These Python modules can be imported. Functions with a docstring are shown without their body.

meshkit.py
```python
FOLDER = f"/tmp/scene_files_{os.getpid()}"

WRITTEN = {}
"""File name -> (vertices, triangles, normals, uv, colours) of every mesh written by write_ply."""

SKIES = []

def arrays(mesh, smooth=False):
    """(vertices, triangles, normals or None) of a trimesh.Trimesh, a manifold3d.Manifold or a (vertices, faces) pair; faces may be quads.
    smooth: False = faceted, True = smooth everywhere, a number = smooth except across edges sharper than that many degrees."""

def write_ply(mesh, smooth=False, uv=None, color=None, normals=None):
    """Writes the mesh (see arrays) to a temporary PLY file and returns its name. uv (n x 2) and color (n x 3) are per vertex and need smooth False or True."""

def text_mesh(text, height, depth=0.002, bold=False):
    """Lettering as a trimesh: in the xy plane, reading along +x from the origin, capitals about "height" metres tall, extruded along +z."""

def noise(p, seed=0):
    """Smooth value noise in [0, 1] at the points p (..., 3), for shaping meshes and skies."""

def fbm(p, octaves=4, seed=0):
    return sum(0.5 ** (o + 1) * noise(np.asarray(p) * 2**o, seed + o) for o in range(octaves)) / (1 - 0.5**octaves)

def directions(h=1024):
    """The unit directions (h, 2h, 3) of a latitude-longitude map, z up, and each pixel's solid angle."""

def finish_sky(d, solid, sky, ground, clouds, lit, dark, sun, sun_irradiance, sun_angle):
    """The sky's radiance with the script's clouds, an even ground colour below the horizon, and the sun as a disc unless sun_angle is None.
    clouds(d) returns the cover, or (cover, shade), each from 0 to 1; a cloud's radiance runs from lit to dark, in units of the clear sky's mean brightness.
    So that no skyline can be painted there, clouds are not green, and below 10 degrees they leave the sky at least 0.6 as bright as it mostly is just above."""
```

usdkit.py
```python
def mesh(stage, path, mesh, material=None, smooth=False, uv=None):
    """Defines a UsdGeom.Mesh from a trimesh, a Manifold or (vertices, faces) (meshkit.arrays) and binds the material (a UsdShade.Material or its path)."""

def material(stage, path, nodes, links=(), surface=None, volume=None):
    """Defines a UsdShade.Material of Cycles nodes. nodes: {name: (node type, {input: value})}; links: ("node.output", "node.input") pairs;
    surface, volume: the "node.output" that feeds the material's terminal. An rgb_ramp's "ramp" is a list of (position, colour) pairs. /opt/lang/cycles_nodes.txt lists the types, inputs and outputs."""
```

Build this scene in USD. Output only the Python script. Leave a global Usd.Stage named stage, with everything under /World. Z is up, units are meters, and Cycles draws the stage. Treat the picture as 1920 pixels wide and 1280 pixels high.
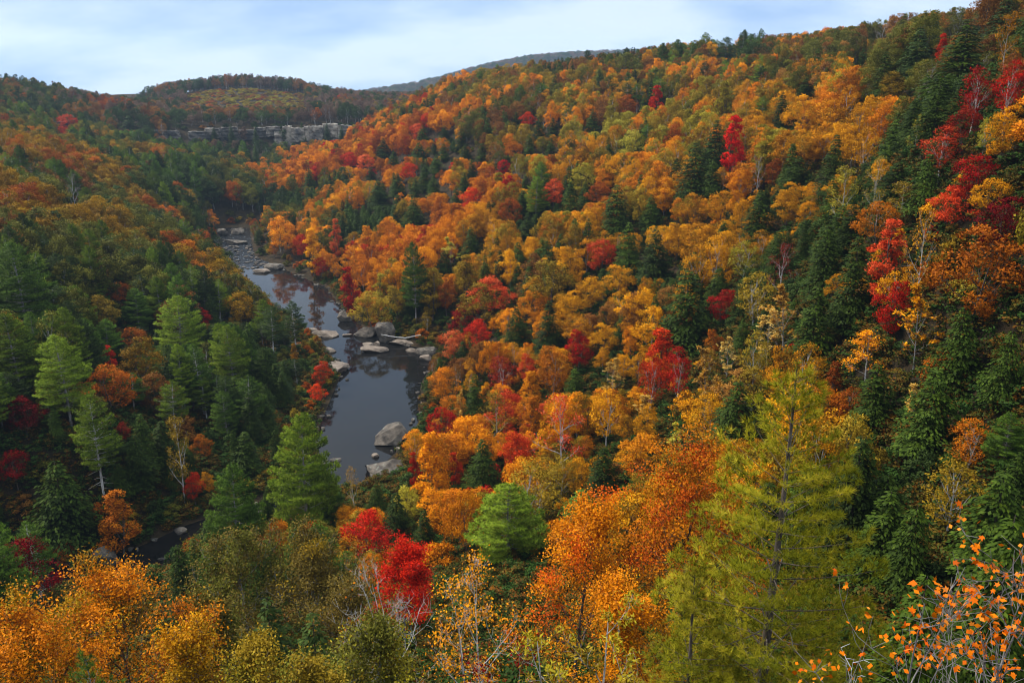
import math
import numpy as np
import trimesh
import shapely
from shapely.geometry import Polygon
from scipy.interpolate import RBFInterpolator
from scipy.ndimage import gaussian_filter, map_coordinates
from pxr import Gf, Sdf, Usd, UsdGeom, UsdLux, UsdShade, Vt
import usdkit
from meshkit import fbm, noise

stage = Usd.Stage.CreateInMemory()
UsdGeom.SetStageUpAxis(stage, UsdGeom.Tokens.z)
UsdGeom.SetStageMetersPerUnit(stage, 1.0)
UsdGeom.Xform.Define(stage, '/World')
T = Sdf.ValueTypeNames

# ------------------------------------------------------------------ camera, sky, sun, exposure
CAM_H = 80.0                      # eye height above the river
PITCH = math.radians(17.7)        # looking down into the gorge
FPX = 1600.0                      # focal length in pixels of the 1920 wide photograph
EXPOSURE = 2.0
HAZE = 0.00005
SUN_EL, SUN_AZ = math.radians(52), math.radians(-70)
cam = UsdGeom.Camera.Define(stage, '/World/camera')
cam.AddTranslateOp().Set(Gf.Vec3d(0, 0, CAM_H))
cam.AddRotateXOp().Set(90 - math.degrees(PITCH))
cam.CreateHorizontalApertureAttr(36.0)
cam.CreateVerticalApertureAttr(24.0)
cam.CreateFocalLengthAttr(36.0 * FPX / 1920)
cam.CreateClippingRangeAttr(Gf.Vec2f(0.1, 50000))
cam.CreateExposureAttr(EXPOSURE)

sun = UsdLux.DistantLight.Define(stage, '/World/sun')
sun.CreateIntensityAttr(0.4)
sun.CreateAngleAttr(12.0)
sun.CreateNormalizeAttr(True) if hasattr(sun, 'CreateNormalizeAttr') else None
sun.CreateColorAttr(Gf.Vec3f(1.0, 0.96, 0.9))
sun.AddRotateZOp().Set(-math.degrees(SUN_AZ))
sun.AddRotateXOp().Set(-(90 - math.degrees(SUN_EL)))

usdkit.material(stage, '/World/Looks/sky', {
    'tc': ('texture_coordinate', {}),
    'sky': ('sky_texture', {'sky_type': 'single_scattering', 'sun_disc': False, 'sun_elevation': SUN_EL, 'sun_rotation': SUN_AZ}),
    'sep': ('separate_xyz', {}),
    # flat cloud deck: project the direction on a ceiling so the bands thin out towards the horizon
    'zz': ('math', {'math_type': 'add', 'value2': 0.34}),
    'dx': ('math', {'math_type': 'divide'}), 'dy': ('math', {'math_type': 'divide'}),
    'comb': ('combine_xyz', {'z': 0.0}),
    'n1': ('noise_texture', {'scale': 1.7, 'detail': 5.0, 'roughness': 0.52}),
    'map': ('mapping', {'location': (3.1, 0.45, 0.0), 'scale': (0.75, 1.0, 1.0)}),
    'cl': ('rgb_ramp', {'ramp': [(0.0, (3.2, 5.0, 8.0)), (0.40, (3.7, 5.5, 8.4)), (0.5, (5.3, 6.9, 9.2)), (0.60, (7.2, 8.4, 9.9)), (1.0, (8.2, 9.1, 10.2))]}),
    'mx': ('mix', {'fac': 0.9}),
    # an overcast sky is about twice as bright overhead as near the horizon
    'upm': ('math', {'math_type': 'maximum', 'value2': 0.0}),
    'upz': ('math', {'math_type': 'power', 'value2': 1.8}),
    'upr': ('math', {'math_type': 'multiply_add', 'value2': 1.18, 'value3': 0.53}),
    'upg': ('math', {'math_type': 'multiply_add', 'value2': 1.04, 'value3': 0.54}),
    'upb': ('math', {'math_type': 'multiply_add', 'value2': 0.86, 'value3': 0.56}),
    'upc': ('combine_xyz', {}),
    'mul': ('mix', {'mix_type': 'multiply', 'fac': 1.0}),
    'bg': ('background_shader', {'strength': 0.05}),
}, [('tc.generated', 'sep.vector'), ('sep.z', 'zz.value1'), ('sep.x', 'dx.value1'), ('zz.value', 'dx.value2'),
    ('sep.y', 'dy.value1'), ('zz.value', 'dy.value2'), ('dx.value', 'comb.x'), ('dy.value', 'comb.y'),
    ('comb.vector', 'map.vector'), ('map.vector', 'n1.vector'), ('n1.fac', 'cl.fac'),
    ('sky.color', 'mx.color1'), ('cl.color', 'mx.color2'), ('sep.z', 'upm.value1'), ('upm.value', 'upz.value1'), ('upz.value', 'upr.value1'), ('upz.value', 'upg.value1'), ('upz.value', 'upb.value1'), ('upr.value', 'upc.x'), ('upg.value', 'upc.y'), ('upb.value', 'upc.z'),
    ('mx.color', 'mul.color1'), ('upc.vector', 'mul.color2'), ('mul.color', 'bg.color')], surface='bg.background')
dome = UsdLux.DomeLight.Define(stage, '/World/sky')
dome.GetPrim().SetCustomDataByKey('kind', 'structure')
UsdShade.MaterialBindingAPI.Apply(dome.GetPrim()).Bind(UsdShade.Material.Get(stage, '/World/Looks/sky'))


# ------------------------------------------------------------------ photograph geometry
CP, SP = math.cos(PITCH), math.sin(PITCH)


def ray(px, py):
    a, b = (px - 960) / FPX, (640 - py) / FPX
    return np.array([a, CP + b * SP, -SP + b * CP])


def at_z(px, py, z=0.0):
    r = ray(px, py)
    return r * ((z - CAM_H) / r[2]) + [0, 0, CAM_H]


def at_d(px, py, d):
    r = ray(px, py)
    return r * (d / math.hypot(r[0], r[1])) + [0, 0, CAM_H]


def project(p):
    p = np.atleast_2d(p) - [0, 0, CAM_H]
    dep = p[:, 1] * CP - p[:, 2] * SP
    up = p[:, 1] * SP + p[:, 2] * CP
    safe = np.maximum(dep, 0.5)
    return 960 + FPX * p[:, 0] / safe, 640 - FPX * up / safe, dep


# ------------------------------------------------------------------ materials
def lin(c):
    c = np.asarray(c, float) / 255
    return np.where(c < 0.04045, c / 12.92, ((c + 0.055) / 1.055) ** 2.4)


def leaf_material(name, shades, gain=0.64, trans=0.2, vary=0.34):
    """shades: sRGB colours of the lit leaf from its darkest to its lightest tone."""
    k = [tuple(lin(s) * gain) for s in shades]
    ramp = list(zip(np.linspace(0.12, 0.88, len(k)), k))
    return usdkit.material(stage, '/World/Looks/' + name, {
        'at': ('attribute', {'attribute': 'tint'}), 'sp': ('separate_xyz', {}), 'oi': ('object_info', {}),
        'a': ('math', {'math_type': 'multiply_add', 'value2': 0.38, 'value3': -0.03}),
        'b': ('math', {'math_type': 'multiply_add', 'value2': 0.36}),
        'c': ('math', {'math_type': 'multiply_add', 'value2': vary}),
        'rp': ('rgb_ramp', {'ramp': ramp}),
        'hs': ('hsv', {'hue': 0.5, 'saturation': 1.05, 'value': 1.0, 'fac': 1.0}),
        'vv': ('math', {'math_type': 'multiply_add', 'value2': 0.45, 'value3': 0.78}),
        'wn': ('white_noise_texture', {'dimensions': '1D'}),
        'hh': ('math', {'math_type': 'multiply_add', 'value2': 0.010, 'value3': 0.496}),
        'd': ('principled_bsdf', {'roughness': 0.6, 'specular_ior_level': 0.06}),
        't': ('translucent_bsdf', {}), 'm': ('mix_closure', {'fac': trans}),
    }, [('at.vector', 'sp.vector'), ('sp.x', 'a.value1'), ('sp.y', 'b.value1'), ('a.value', 'b.value3'), ('oi.random', 'c.value1'), ('b.value', 'c.value3'),
        ('c.value', 'rp.fac'), ('oi.random', 'wn.w'), ('wn.value', 'vv.value1'), ('vv.value', 'hs.value'), ('oi.random', 'hh.value1'), ('hh.value', 'hs.hue'),
        ('rp.color', 'hs.color'), ('hs.color', 'd.base_color'), ('hs.color', 't.color'), ('d.BSDF', 'm.closure1'), ('t.BSDF', 'm.closure2')], surface='m.closure')


LEAF = {
    'gold': [(98, 84, 20), (162, 106, 20), (206, 134, 32), (230, 162, 58)],
    'orange': [(112, 80, 18), (184, 104, 18), (218, 128, 28), (234, 156, 56)],
    'rust': [(110, 54, 16), (162, 80, 22), (188, 98, 30), (204, 120, 48)],
    'olivebrown': [(62, 52, 20), (96, 80, 32), (118, 98, 42), (140, 118, 58)],
    'apricot': [(190, 78, 20), (218, 100, 32), (230, 118, 46), (238, 144, 74)],
    'red': [(110, 40, 18), (178, 36, 26), (212, 54, 36), (224, 88, 54)],
    'scarlet': [(160, 34, 18), (216, 42, 30), (236, 58, 40), (244, 96, 64)],
    'crimson': [(84, 26, 16), (122, 28, 24), (148, 36, 30), (168, 58, 42)],
    'salmon': [(160, 56, 36), (206, 82, 52), (224, 102, 66), (236, 134, 90)],
    'olive': [(82, 66, 18), (120, 96, 28), (146, 116, 38), (168, 138, 56)],
    'ygreen': [(104, 88, 22), (146, 130, 38), (168, 150, 52), (190, 172, 78)],
    'ochre': [(70, 58, 12), (112, 82, 16), (140, 100, 22), (160, 120, 38)],
    'dolive': [(48, 50, 16), (74, 72, 22), (92, 88, 28), (112, 104, 40)],
    'dgreen': [(28, 40, 16), (46, 60, 24), (60, 74, 30), (80, 94, 42)],
    'brown': [(88, 52, 22), (124, 78, 36), (144, 94, 44), (164, 116, 62)],
    'mauve': [(74, 56, 46), (104, 80, 64), (122, 94, 74), (140, 114, 92)],
    'pale': [(160, 112, 40), (206, 152, 66), (228, 182, 96), (240, 208, 134)],
    'hemlock': [(28, 40, 9), (46, 60, 14), (59, 75, 19), (82, 97, 30)],
    'pine': [(48, 62, 16), (78, 94, 26), (102, 118, 32), (128, 140, 48)],
    'bluepine': [(36, 54, 17), (60, 80, 26), (80, 102, 33), (106, 128, 46)],
    'yellowpine': [(58, 66, 12), (106, 106, 24), (138, 130, 34), (176, 156, 56)],
}
BRIGHT = {'gold': 0.85, 'orange': 0.85, 'ygreen': 0.72, 'yellowpine': 0.70, 'apricot': 0.66, 'pale': 0.55, 'salmon': 0.72, 'ochre': 1.0, 'dolive': 0.98, 'dgreen': 0.84, 'pine': 0.88, 'bluepine': 0.92, 'brown': 0.74, 'olivebrown': 0.78, 'mauve': 0.74, 'hemlock': 0.74, 'olive': 0.84}
MAT = {k: leaf_material('leaf_' + k, v, BRIGHT.get(k, 0.64)) for k, v in LEAF.items()}
MAT['undergrowth'] = leaf_material('leaf_undergrowth', [(40, 52, 18), (60, 70, 24), (92, 80, 30), (104, 74, 28), (54, 74, 26), (120, 70, 26), (70, 60, 24), (50, 70, 24)], 0.78, 0.2, 0.9)


def bark_material(name, a, b, scale):
    return usdkit.material(stage, '/World/Looks/' + name, {
        'g': ('texture_coordinate', {}), 'mp': ('mapping', {'scale': (1, 1, 0.25)}),
        'n': ('noise_texture', {'scale': scale, 'detail': 4.0}),
        'r': ('rgb_ramp', {'ramp': [(0.3, a), (0.7, b)]}),
        'bm': ('bump', {'strength': 0.6, 'distance': 0.03}),
        'p': ('principled_bsdf', {'roughness': 0.9, 'specular_ior_level': 0.2})},
        [('g.object', 'mp.vector'), ('mp.vector', 'n.vector'), ('n.fac', 'r.fac'), ('n.fac', 'bm.height'), ('bm.normal', 'p.normal'), ('r.color', 'p.base_color')], surface='p.BSDF')


BARK = bark_material('bark_brown', (0.035, 0.026, 0.02), (0.11, 0.085, 0.065), 6)
PALEBARK = bark_material('bark_pale', (0.16, 0.145, 0.125), (0.46, 0.43, 0.39), 5)
GREYBARK = bark_material('bark_grey', (0.10, 0.09, 0.08), (0.26, 0.24, 0.22), 5)


def rock_material(name, base, lichen, lichen_at, scale):
    return usdkit.material(stage, '/World/Looks/' + name, {
        'g': ('geometry', {}), 'sp': ('separate_xyz', {}), 'pz': ('separate_xyz', {}),
        'n': ('noise_texture', {'scale': scale, 'detail': 6.0, 'roughness': 0.62}),
        'n2': ('noise_texture', {'scale': scale * 0.45, 'detail': 3.0}),
        'n3': ('noise_texture', {'scale': scale * 5, 'detail': 4.0, 'roughness': 0.7}),
        'r': ('rgb_ramp', {'ramp': base}), 'l': ('rgb_ramp', {'ramp': lichen}),
        'ad': ('math', {'math_type': 'multiply_add', 'value2': 0.38}),
        'st': ('map_range', {'range_type': 'smoothstep', 'from_min': lichen_at, 'from_max': lichen_at + 0.16, 'clamp': True}),
        'mx': ('mix', {}), 'b': ('bump', {'strength': 1.0, 'distance': 0.3}),
        # a dark wet band at the water line
        'wet': ('map_range', {'range_type': 'smoothstep', 'from_min': 0.12, 'from_max': 0.55, 'to_min': 0.35, 'to_max': 1.0, 'clamp': True}),
        'mw': ('mix', {'mix_type': 'multiply', 'fac': 1.0}),
        'p': ('principled_bsdf', {'roughness': 0.85, 'specular_ior_level': 0.3})},
        [('g.position', 'n.vector'), ('g.position', 'n2.vector'), ('g.position', 'n3.vector'), ('g.true_normal', 'sp.vector'), ('n2.fac', 'r.fac'), ('n3.fac', 'l.fac'),
         ('sp.z', 'ad.value1'), ('n.fac', 'ad.value3'), ('ad.value', 'st.value'), ('st.result', 'mx.fac'), ('r.color', 'mx.color1'), ('l.color', 'mx.color2'),
         ('n3.fac', 'b.height'), ('b.normal', 'p.normal'), ('g.position', 'pz.vector'), ('pz.z', 'wet.value'), ('mx.color', 'mw.color1'), ('wet.result', 'mw.color2'), ('mw.color', 'p.base_color')], surface='p.BSDF')


ROCK = rock_material('lichen_rock', [(0.32, (0.045, 0.036, 0.028)), (0.52, (0.10, 0.08, 0.06)), (0.72, (0.17, 0.135, 0.10))],
                     [(0.35, (0.10, 0.105, 0.075)), (0.5, (0.20, 0.21, 0.16)), (0.7, (0.40, 0.41, 0.34))], 0.90, 1.6)
TANROCK = rock_material('tan_rock', [(0.3, (0.11, 0.08, 0.06)), (0.55, (0.19, 0.145, 0.105)), (0.75, (0.25, 0.195, 0.145))],
                        [(0.3, (0.17, 0.14, 0.11)), (0.6, (0.27, 0.235, 0.19))], 0.96, 1.4)
CLIFF = rock_material('sandstone', [(0.34, (0.025, 0.023, 0.022)), (0.52, (0.075, 0.062, 0.05)), (0.70, (0.20, 0.16, 0.12))],
                      [(0.35, (0.04, 0.042, 0.032)), (0.6, (0.10, 0.095, 0.08))], 0.86, 0.28)

PALECLIFF = rock_material('pale_sandstone', [(0.34, (0.05, 0.045, 0.04)), (0.5, (0.15, 0.12, 0.09)), (0.68, (0.33, 0.27, 0.20))],
                         [(0.35, (0.06, 0.06, 0.045)), (0.6, (0.16, 0.15, 0.12))], 0.8, 0.22)
TWIG = bark_material('bark_twig', (0.07, 0.062, 0.055), (0.20, 0.18, 0.16), 7)

GROUND = usdkit.material(stage, '/World/Looks/leaf_litter', {
    'g': ('geometry', {}), 'n': ('noise_texture', {'scale': 0.35, 'detail': 8.0, 'roughness': 0.7}),
    'n2': ('noise_texture', {'scale': 4.0, 'detail': 6.0, 'roughness': 0.7}),
    'r': ('rgb_ramp', {'ramp': [(0.3, (0.012, 0.013, 0.006)), (0.5, (0.028, 0.020, 0.010)), (0.7, (0.055, 0.033, 0.014))]}),
    'r2': ('rgb_ramp', {'ramp': [(0.3, (0.5, 0.5, 0.5)), (0.7, (1.4, 1.3, 1.2))]}),
    'm': ('mix', {'mix_type': 'multiply', 'fac': 1.0}), 'b': ('bump', {'strength': 1.0, 'distance': 0.4}),
    'p': ('principled_bsdf', {'roughness': 0.95, 'specular_ior_level': 0.1})},
    [('g.position', 'n.vector'), ('g.position', 'n2.vector'), ('n.fac', 'r.fac'), ('n2.fac', 'r2.fac'), ('r.color', 'm.color1'), ('r2.color', 'm.color2'),
     ('n2.fac', 'b.height'), ('b.normal', 'p.normal'), ('m.color', 'p.base_color')], surface='p.BSDF')

WATER = usdkit.material(stage, '/World/Looks/river_water', {
    'g': ('geometry', {}), 'sp': ('separate_xyz', {}),
    'mask': ('map_range', {'range_type': 'smoothstep', 'from_min': 345.0, 'from_max': 366.0, 'to_min': 0.0, 'to_max': 1.0, 'clamp': True}),
    'n': ('noise_texture', {'scale': 0.5, 'detail': 3.0}),
    'nf': ('noise_texture', {'scale': 0.9, 'detail': 5.0, 'roughness': 0.65}),
    'h': ('mix_float', {}), 'dist': ('map_range', {'from_min': 0.0, 'from_max': 1.0, 'to_min': 0.0025, 'to_max': 0.4}),
    'b': ('bump', {'strength': 1.0}),
    'foam': ('map_range', {'range_type': 'smoothstep', 'from_min': 0.60, 'from_max': 0.70, 'clamp': True}),
    'fm': ('math', {'math_type': 'multiply'}),
    'c': ('mix', {'color1': (0.006, 0.0055, 0.005), 'color2': (0.42, 0.46, 0.5)}),
    'rr': ('math', {'math_type': 'multiply_add', 'value2': 0.5, 'value3': 0.008}),
    'p': ('principled_bsdf', {'ior': 1.33, 'specular_ior_level': 0.2, 'specular_tint': (0.82, 0.9, 1.0)})},
    [('g.position', 'n.vector'), ('g.position', 'nf.vector'), ('g.position', 'sp.vector'), ('sp.y', 'mask.value'), ('mask.result', 'h.fac'), ('n.fac', 'h.a'), ('nf.fac', 'h.b'),
     ('mask.result', 'dist.value'), ('dist.result', 'b.distance'), ('h.result', 'b.height'), ('b.normal', 'p.normal'), ('nf.fac', 'foam.value'), ('foam.result', 'fm.value1'),
     ('mask.result', 'fm.value2'), ('fm.value', 'c.fac'), ('c.color', 'p.base_color'), ('fm.value', 'rr.value1'), ('rr.value', 'p.roughness')], surface='p.BSDF')


# ------------------------------------------------------------------ prims
USED = {}


def numbered(name):
    n = USED.get(name, 0)
    USED[name] = n + 1
    return name if n == 0 else f'{name}_{n:03d}'


def tag(prim, label=None, cat=None, group=None, kind=None):
    for k, v in (('label', label), ('category', cat), ('group', group), ('kind', kind)):
        if v:
            prim.SetCustomDataByKey(k, v)


def put_mesh(path, v, f, mat, normals=None, tint=None):
    m = UsdGeom.Mesh.Define(stage, path)
    f = np.asarray(f, np.int32)
    m.CreatePointsAttr(Vt.Vec3fArray.FromNumpy(np.ascontiguousarray(v, np.float32)))
    m.CreateFaceVertexCountsAttr(Vt.IntArray.FromNumpy(np.full(len(f), f.shape[1], np.int32)))
    m.CreateFaceVertexIndicesAttr(Vt.IntArray.FromNumpy(np.ascontiguousarray(f.ravel())))
    m.CreateSubdivisionSchemeAttr('none')
    m.CreateDoubleSidedAttr(True)
    if normals is not None:
        m.CreateNormalsAttr(Vt.Vec3fArray.FromNumpy(np.ascontiguousarray(normals, np.float32)))
        m.SetNormalsInterpolation('vertex')
    if tint is not None:
        UsdGeom.PrimvarsAPI(m).CreatePrimvar('tint', T.Float3Array, 'vertex').Set(Vt.Vec3fArray.FromNumpy(np.ascontiguousarray(tint, np.float32)))
    if mat is not None:
        UsdShade.MaterialBindingAPI.Apply(m.GetPrim()).Bind(mat)
    return m.GetPrim()


def unit(v):
    return v / np.maximum(np.linalg.norm(v, axis=-1, keepdims=True), 1e-9)


# ------------------------------------------------------------------ terrain
LEFT_PX = [(-260, 1170), (0, 1090), (130, 1060), (250, 1030), (350, 985), (600, 905), (600, 800), (645, 700), (615, 650), (560, 600), (500, 560), (465, 520), (432, 500), (422, 470), (412, 440)]
RIGHT_PX = [(-260, 1290), (0, 1190), (110, 1110), (280, 1070), (400, 1000), (690, 905), (778, 800), (790, 720), (815, 662), (690, 625), (640, 580), (610, 540), (530, 505), (475, 480), (468, 440)]
LB = [tuple(at_z(*p)[:2]) for p in LEFT_PX] + [(-152, 448)]
RB = [tuple(at_z(*p)[:2]) for p in RIGHT_PX] + [(-138, 448)]
RIVER = Polygon(LB + RB[::-1]).buffer(3).buffer(-3)

CONTROL = []     # x, y, z of the ground
for px, py, d, c in [
    # right slope, column by column: pixel, distance, height of the trees over the ground
    (1900, 880, 66, 13), (1900, 775, 75, 10), (1900, 620, 85, 10), (1900, 500, 95, 9), (1900, 350, 105, 9), (1900, 200, 118, 9), (1900, 60, 140, 9), (1900, -40, 165, 9), (1780, 10, 240, 9),
    (1600, 900, 85, 10), (1600, 700, 105, 11), (1600, 540, 125, 10), (1600, 400, 150, 10), (1600, 300, 180, 9), (1600, 200, 230, 9), (1600, 130, 300, 9), (1600, 70, 380, 9),
    (1300, 860, 105, 10), (1300, 720, 130, 9), (1300, 600, 165, 9), (1300, 500, 195, 9), (1300, 400, 230, 9), (1300, 300, 275, 9), (1300, 200, 350, 9), (1300, 120, 440, 10), (1300, 94, 480, 10),
    (1030, 800, 150, 7), (1030, 900, 120, 8), (1030, 509, 230, 9), (1030, 420, 265, 9), (1030, 355, 300, 9), (1030, 263, 365, 9), (1030, 190, 430, 9), (1030, 130, 500, 11),
    (850, 560, 250, 6), (850, 450, 290, 8), (850, 350, 350, 8), (850, 250, 430, 8), (850, 185, 520, 9), (850, 142, 600, 11),
    (700, 500, 330, 5), (700, 430, 370, 7), (700, 340, 440, 8), (700, 260, 530, 8), (740, 205, 640, 9), (600, 318, 505, 8), (555, 358, 472, 8),
    # valley floor and cliff bench beyond the bend
    (480, 335, 560, 8), (520, 305, 610, 9), (450, 290, 630, 9), (600, 285, 650, 5),
    (360, 272, 676, 0), (450, 271, 676, 0), (550, 272, 676, 0), (655, 268, 676, 0), (300, 268, 676, 2), (740, 262, 690, 2),
    (320, 243, 694, 0), (400, 240, 692, 0), (480, 238, 692, 0), (560, 237, 692, 0), (650, 236, 692, 0), (740, 232, 700, 0),
    (500, 204, 760, 9), (600, 205, 790, 9), (380, 205, 780, 9), (450, 193, 900, 2), (600, 190, 930, 5), (450, 168, 990, 2), (330, 180, 960, 3), (520, 172, 1000, 2), (450, 146, 1040, 9), (540, 150, 1050, 10), (350, 156, 1030, 10), (600, 164, 1060, 11), (640, 178, 1080, 11), (262, 190, 1000, 13), (730, 188, 1120, 11), (205, 194, 900, 14), (230, 194, 960, 14),
    (0, 143, 800, 11), (100, 158, 800, 11), (170, 180, 800, 11), (0, 195, 660, 10), (100, 222, 640, 9), (220, 228, 680, 9), (40, 170, 730, 10),
    # left slope
    (0, 262, 420, 10), (0, 350, 300, 10), (0, 450, 230, 10), (0, 560, 190, 12), (0, 650, 160, 14), (0, 800, 135, 13), (0, 950, 118, 10),
    (100, 330, 380, 10), (100, 430, 270, 9), (100, 540, 215, 11), (100, 650, 175, 13), (200, 300, 450, 9), (200, 400, 320, 9), (300, 350, 420, 9), (300, 450, 300, 9), (300, 550, 245, 9),
    (350, 300, 520, 9), (400, 380, 450, 8), (400, 495, 322, 7), (250, 660, 205, 10), (350, 750, 180, 7), (480, 755, 190, 4), (150, 800, 150, 12), (500, 620, 250, 7), (430, 560, 280, 8),
]:
    q = at_d(px, py, d)
    CONTROL.append((q[0], q[1], max(q[2] - c, 0.8)))
CONTROL += [(0, 0, 78.3), (0, -30, 79), (-30, -10, 79), (40, 0, 79.5), (0, 4, 77), (0, 11, 65), (0, 20, 57), (0, 30, 48.5), (0, 45, 40), (0, 60, 32), (0, 80, 22), (0, 100, 15), (-20, 25, 50), (-30, 45, 36), (-40, 70, 20), (-55, 95, 8),
            (9, 14, 61), (-9, 14, 60), (20, 25, 52), (35, 40, 44), (-60, 30, 46), (-90, 60, 28), (-50, 0, 77), (-100, 20, 58), (40, 20, 56), (60, 30, 60), (80, 50, 66), (62, 0, 79), (100, 40, 79), (130, 80, 82), (170, 130, 92), (-110, -10, 79),
            (0, -200, 82), (200, -100, 84), (-200, -100, 82), (250, 150, 98), (300, 300, 97), (230, 420, 90), (350, 600, 84), (180, 560, 80), (120, 700, 68), (60, 900, 55), (300, 900, 76), (500, 400, 88), (500, 0, 86),
            (-170, 60, 40), (-150, 100, 18), (-220, 120, 48), (-300, 150, 72), (-300, 260, 66), (-420, 330, 76), (-420, 100, 84), (-520, 600, 74), (-600, 900, 66), (-300, 1200, 40), (0, 1300, 40), (300, 1400, 60), (-600, 1400, 50), (600, 1400, 74), (700, 700, 84), (-800, 300, 80)]
# banks: low ground along both sides of the river
for line, side in ((LB, -1), (RB, 1)):
    ls = shapely.LineString(line)
    for s in np.arange(0, ls.length, 14.0):
        p, p2 = ls.interpolate(s), ls.interpolate(min(s + 1, ls.length))
        n = np.array([p2.y - p.y, -(p2.x - p.x)]) / max(math.hypot(p2.x - p.x, p2.y - p.y), 1e-6) * side
        CONTROL.append((p.x + 2 * n[0], p.y + 2 * n[1], 0.7))
CONTROL = np.array(CONTROL)
rbf = RBFInterpolator(CONTROL[:, :2], CONTROL[:, 2], kernel='linear', smoothing=0.0)
STEP = 3.0
GX, GY = np.arange(-420, 421, STEP), np.arange(-45, 1200, STEP)
XX, YY = np.meshgrid(GX, GY)
ZZ = rbf(np.stack([XX.ravel(), YY.ravel()], 1)).reshape(XX.shape)
ZZ = np.where(YY > 30, gaussian_filter(ZZ, 2.2), gaussian_filter(ZZ, 0.7))
pts = shapely.points(XX.ravel(), YY.ravel())
inside = shapely.contains(RIVER, pts).reshape(XX.shape)
RIVER_DIST = shapely.distance(RIVER.boundary, pts).reshape(XX.shape)
RIVER_DIST = np.where(inside, -RIVER_DIST, RIVER_DIST)
bank = np.clip(RIVER_DIST / 16.0, 0, 1)
bank = bank * bank * (3 - 2 * bank)
rough = (fbm(np.stack([XX, YY, 0 * XX], -1) / 22.0, 4, 3) - 0.5) * 3.0
ZZ = np.maximum(ZZ + rough * bank, 0.5)
ZZ = np.where(RIVER_DIST > 0, 0.45 * np.clip(RIVER_DIST / 2.5, 0, 1) + (ZZ - 0.4) * bank + 0.05, np.maximum(-2.2, RIVER_DIST * 0.45))


def sample(grid, x, y):
    x, y = np.asarray(x, float), np.asarray(y, float)
    return map_coordinates(grid, [(np.atleast_1d(y) - GY[0]) / STEP, (np.atleast_1d(x) - GX[0]) / STEP], order=1, mode='nearest').reshape(x.shape)


def ground(x, y):
    return sample(ZZ, x, y)


def grid_faces(ny, nx):
    i, j = np.meshgrid(np.arange(ny - 1), np.arange(nx - 1), indexing='ij')
    return np.stack([i * nx + j, i * nx + j + 1, (i + 1) * nx + j + 1, (i + 1) * nx + j], -1).reshape(-1, 4)


# one sheet: the fine grid, carried on with wider and wider cells to the horizon
far = np.cumsum(10.0 * 1.35 ** np.arange(22))
fx = np.concatenate([GX[0] - far[::-1], GX, GX[-1] + far])
fy = np.concatenate([GY[0] - far[::-1], GY, GY[-1] + far])
FX, FY = np.meshgrid(fx, fy)
FZ = sample(ZZ, FX, FY)
out = np.hypot(FX - np.clip(FX, GX[0], GX[-1]), FY - np.clip(FY, GY[0], GY[-1]))
blend = np.clip(out / 600.0, 0, 1)
FZ = FZ * (1 - blend) + blend * 40.0 - 0.075 * np.maximum(out - 60, 0) * np.clip(8000.0 / np.maximum(out, 1), 0, 1)   # the plateau falls away to lower country
g = put_mesh('/World/ground', np.stack([FX, FY, FZ], -1).reshape(-1, 3), grid_faces(len(fy), len(fx)), GROUND)
tag(g, 'leaf covered forest floor of the gorge slopes', None, None, 'structure')

wp = RIVER.buffer(7.0).simplify(0.3)
wm = trimesh.creation.extrude_polygon(wp, 0.02, engine='earcut')
top = wm.faces[wm.face_normals[:, 2] > 0.5]
w = put_mesh('/World/river', wm.vertices - [0, 0, 0.02], top, WATER)
tag(w, 'dark still river winding through the gorge', None, None, 'structure')


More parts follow.
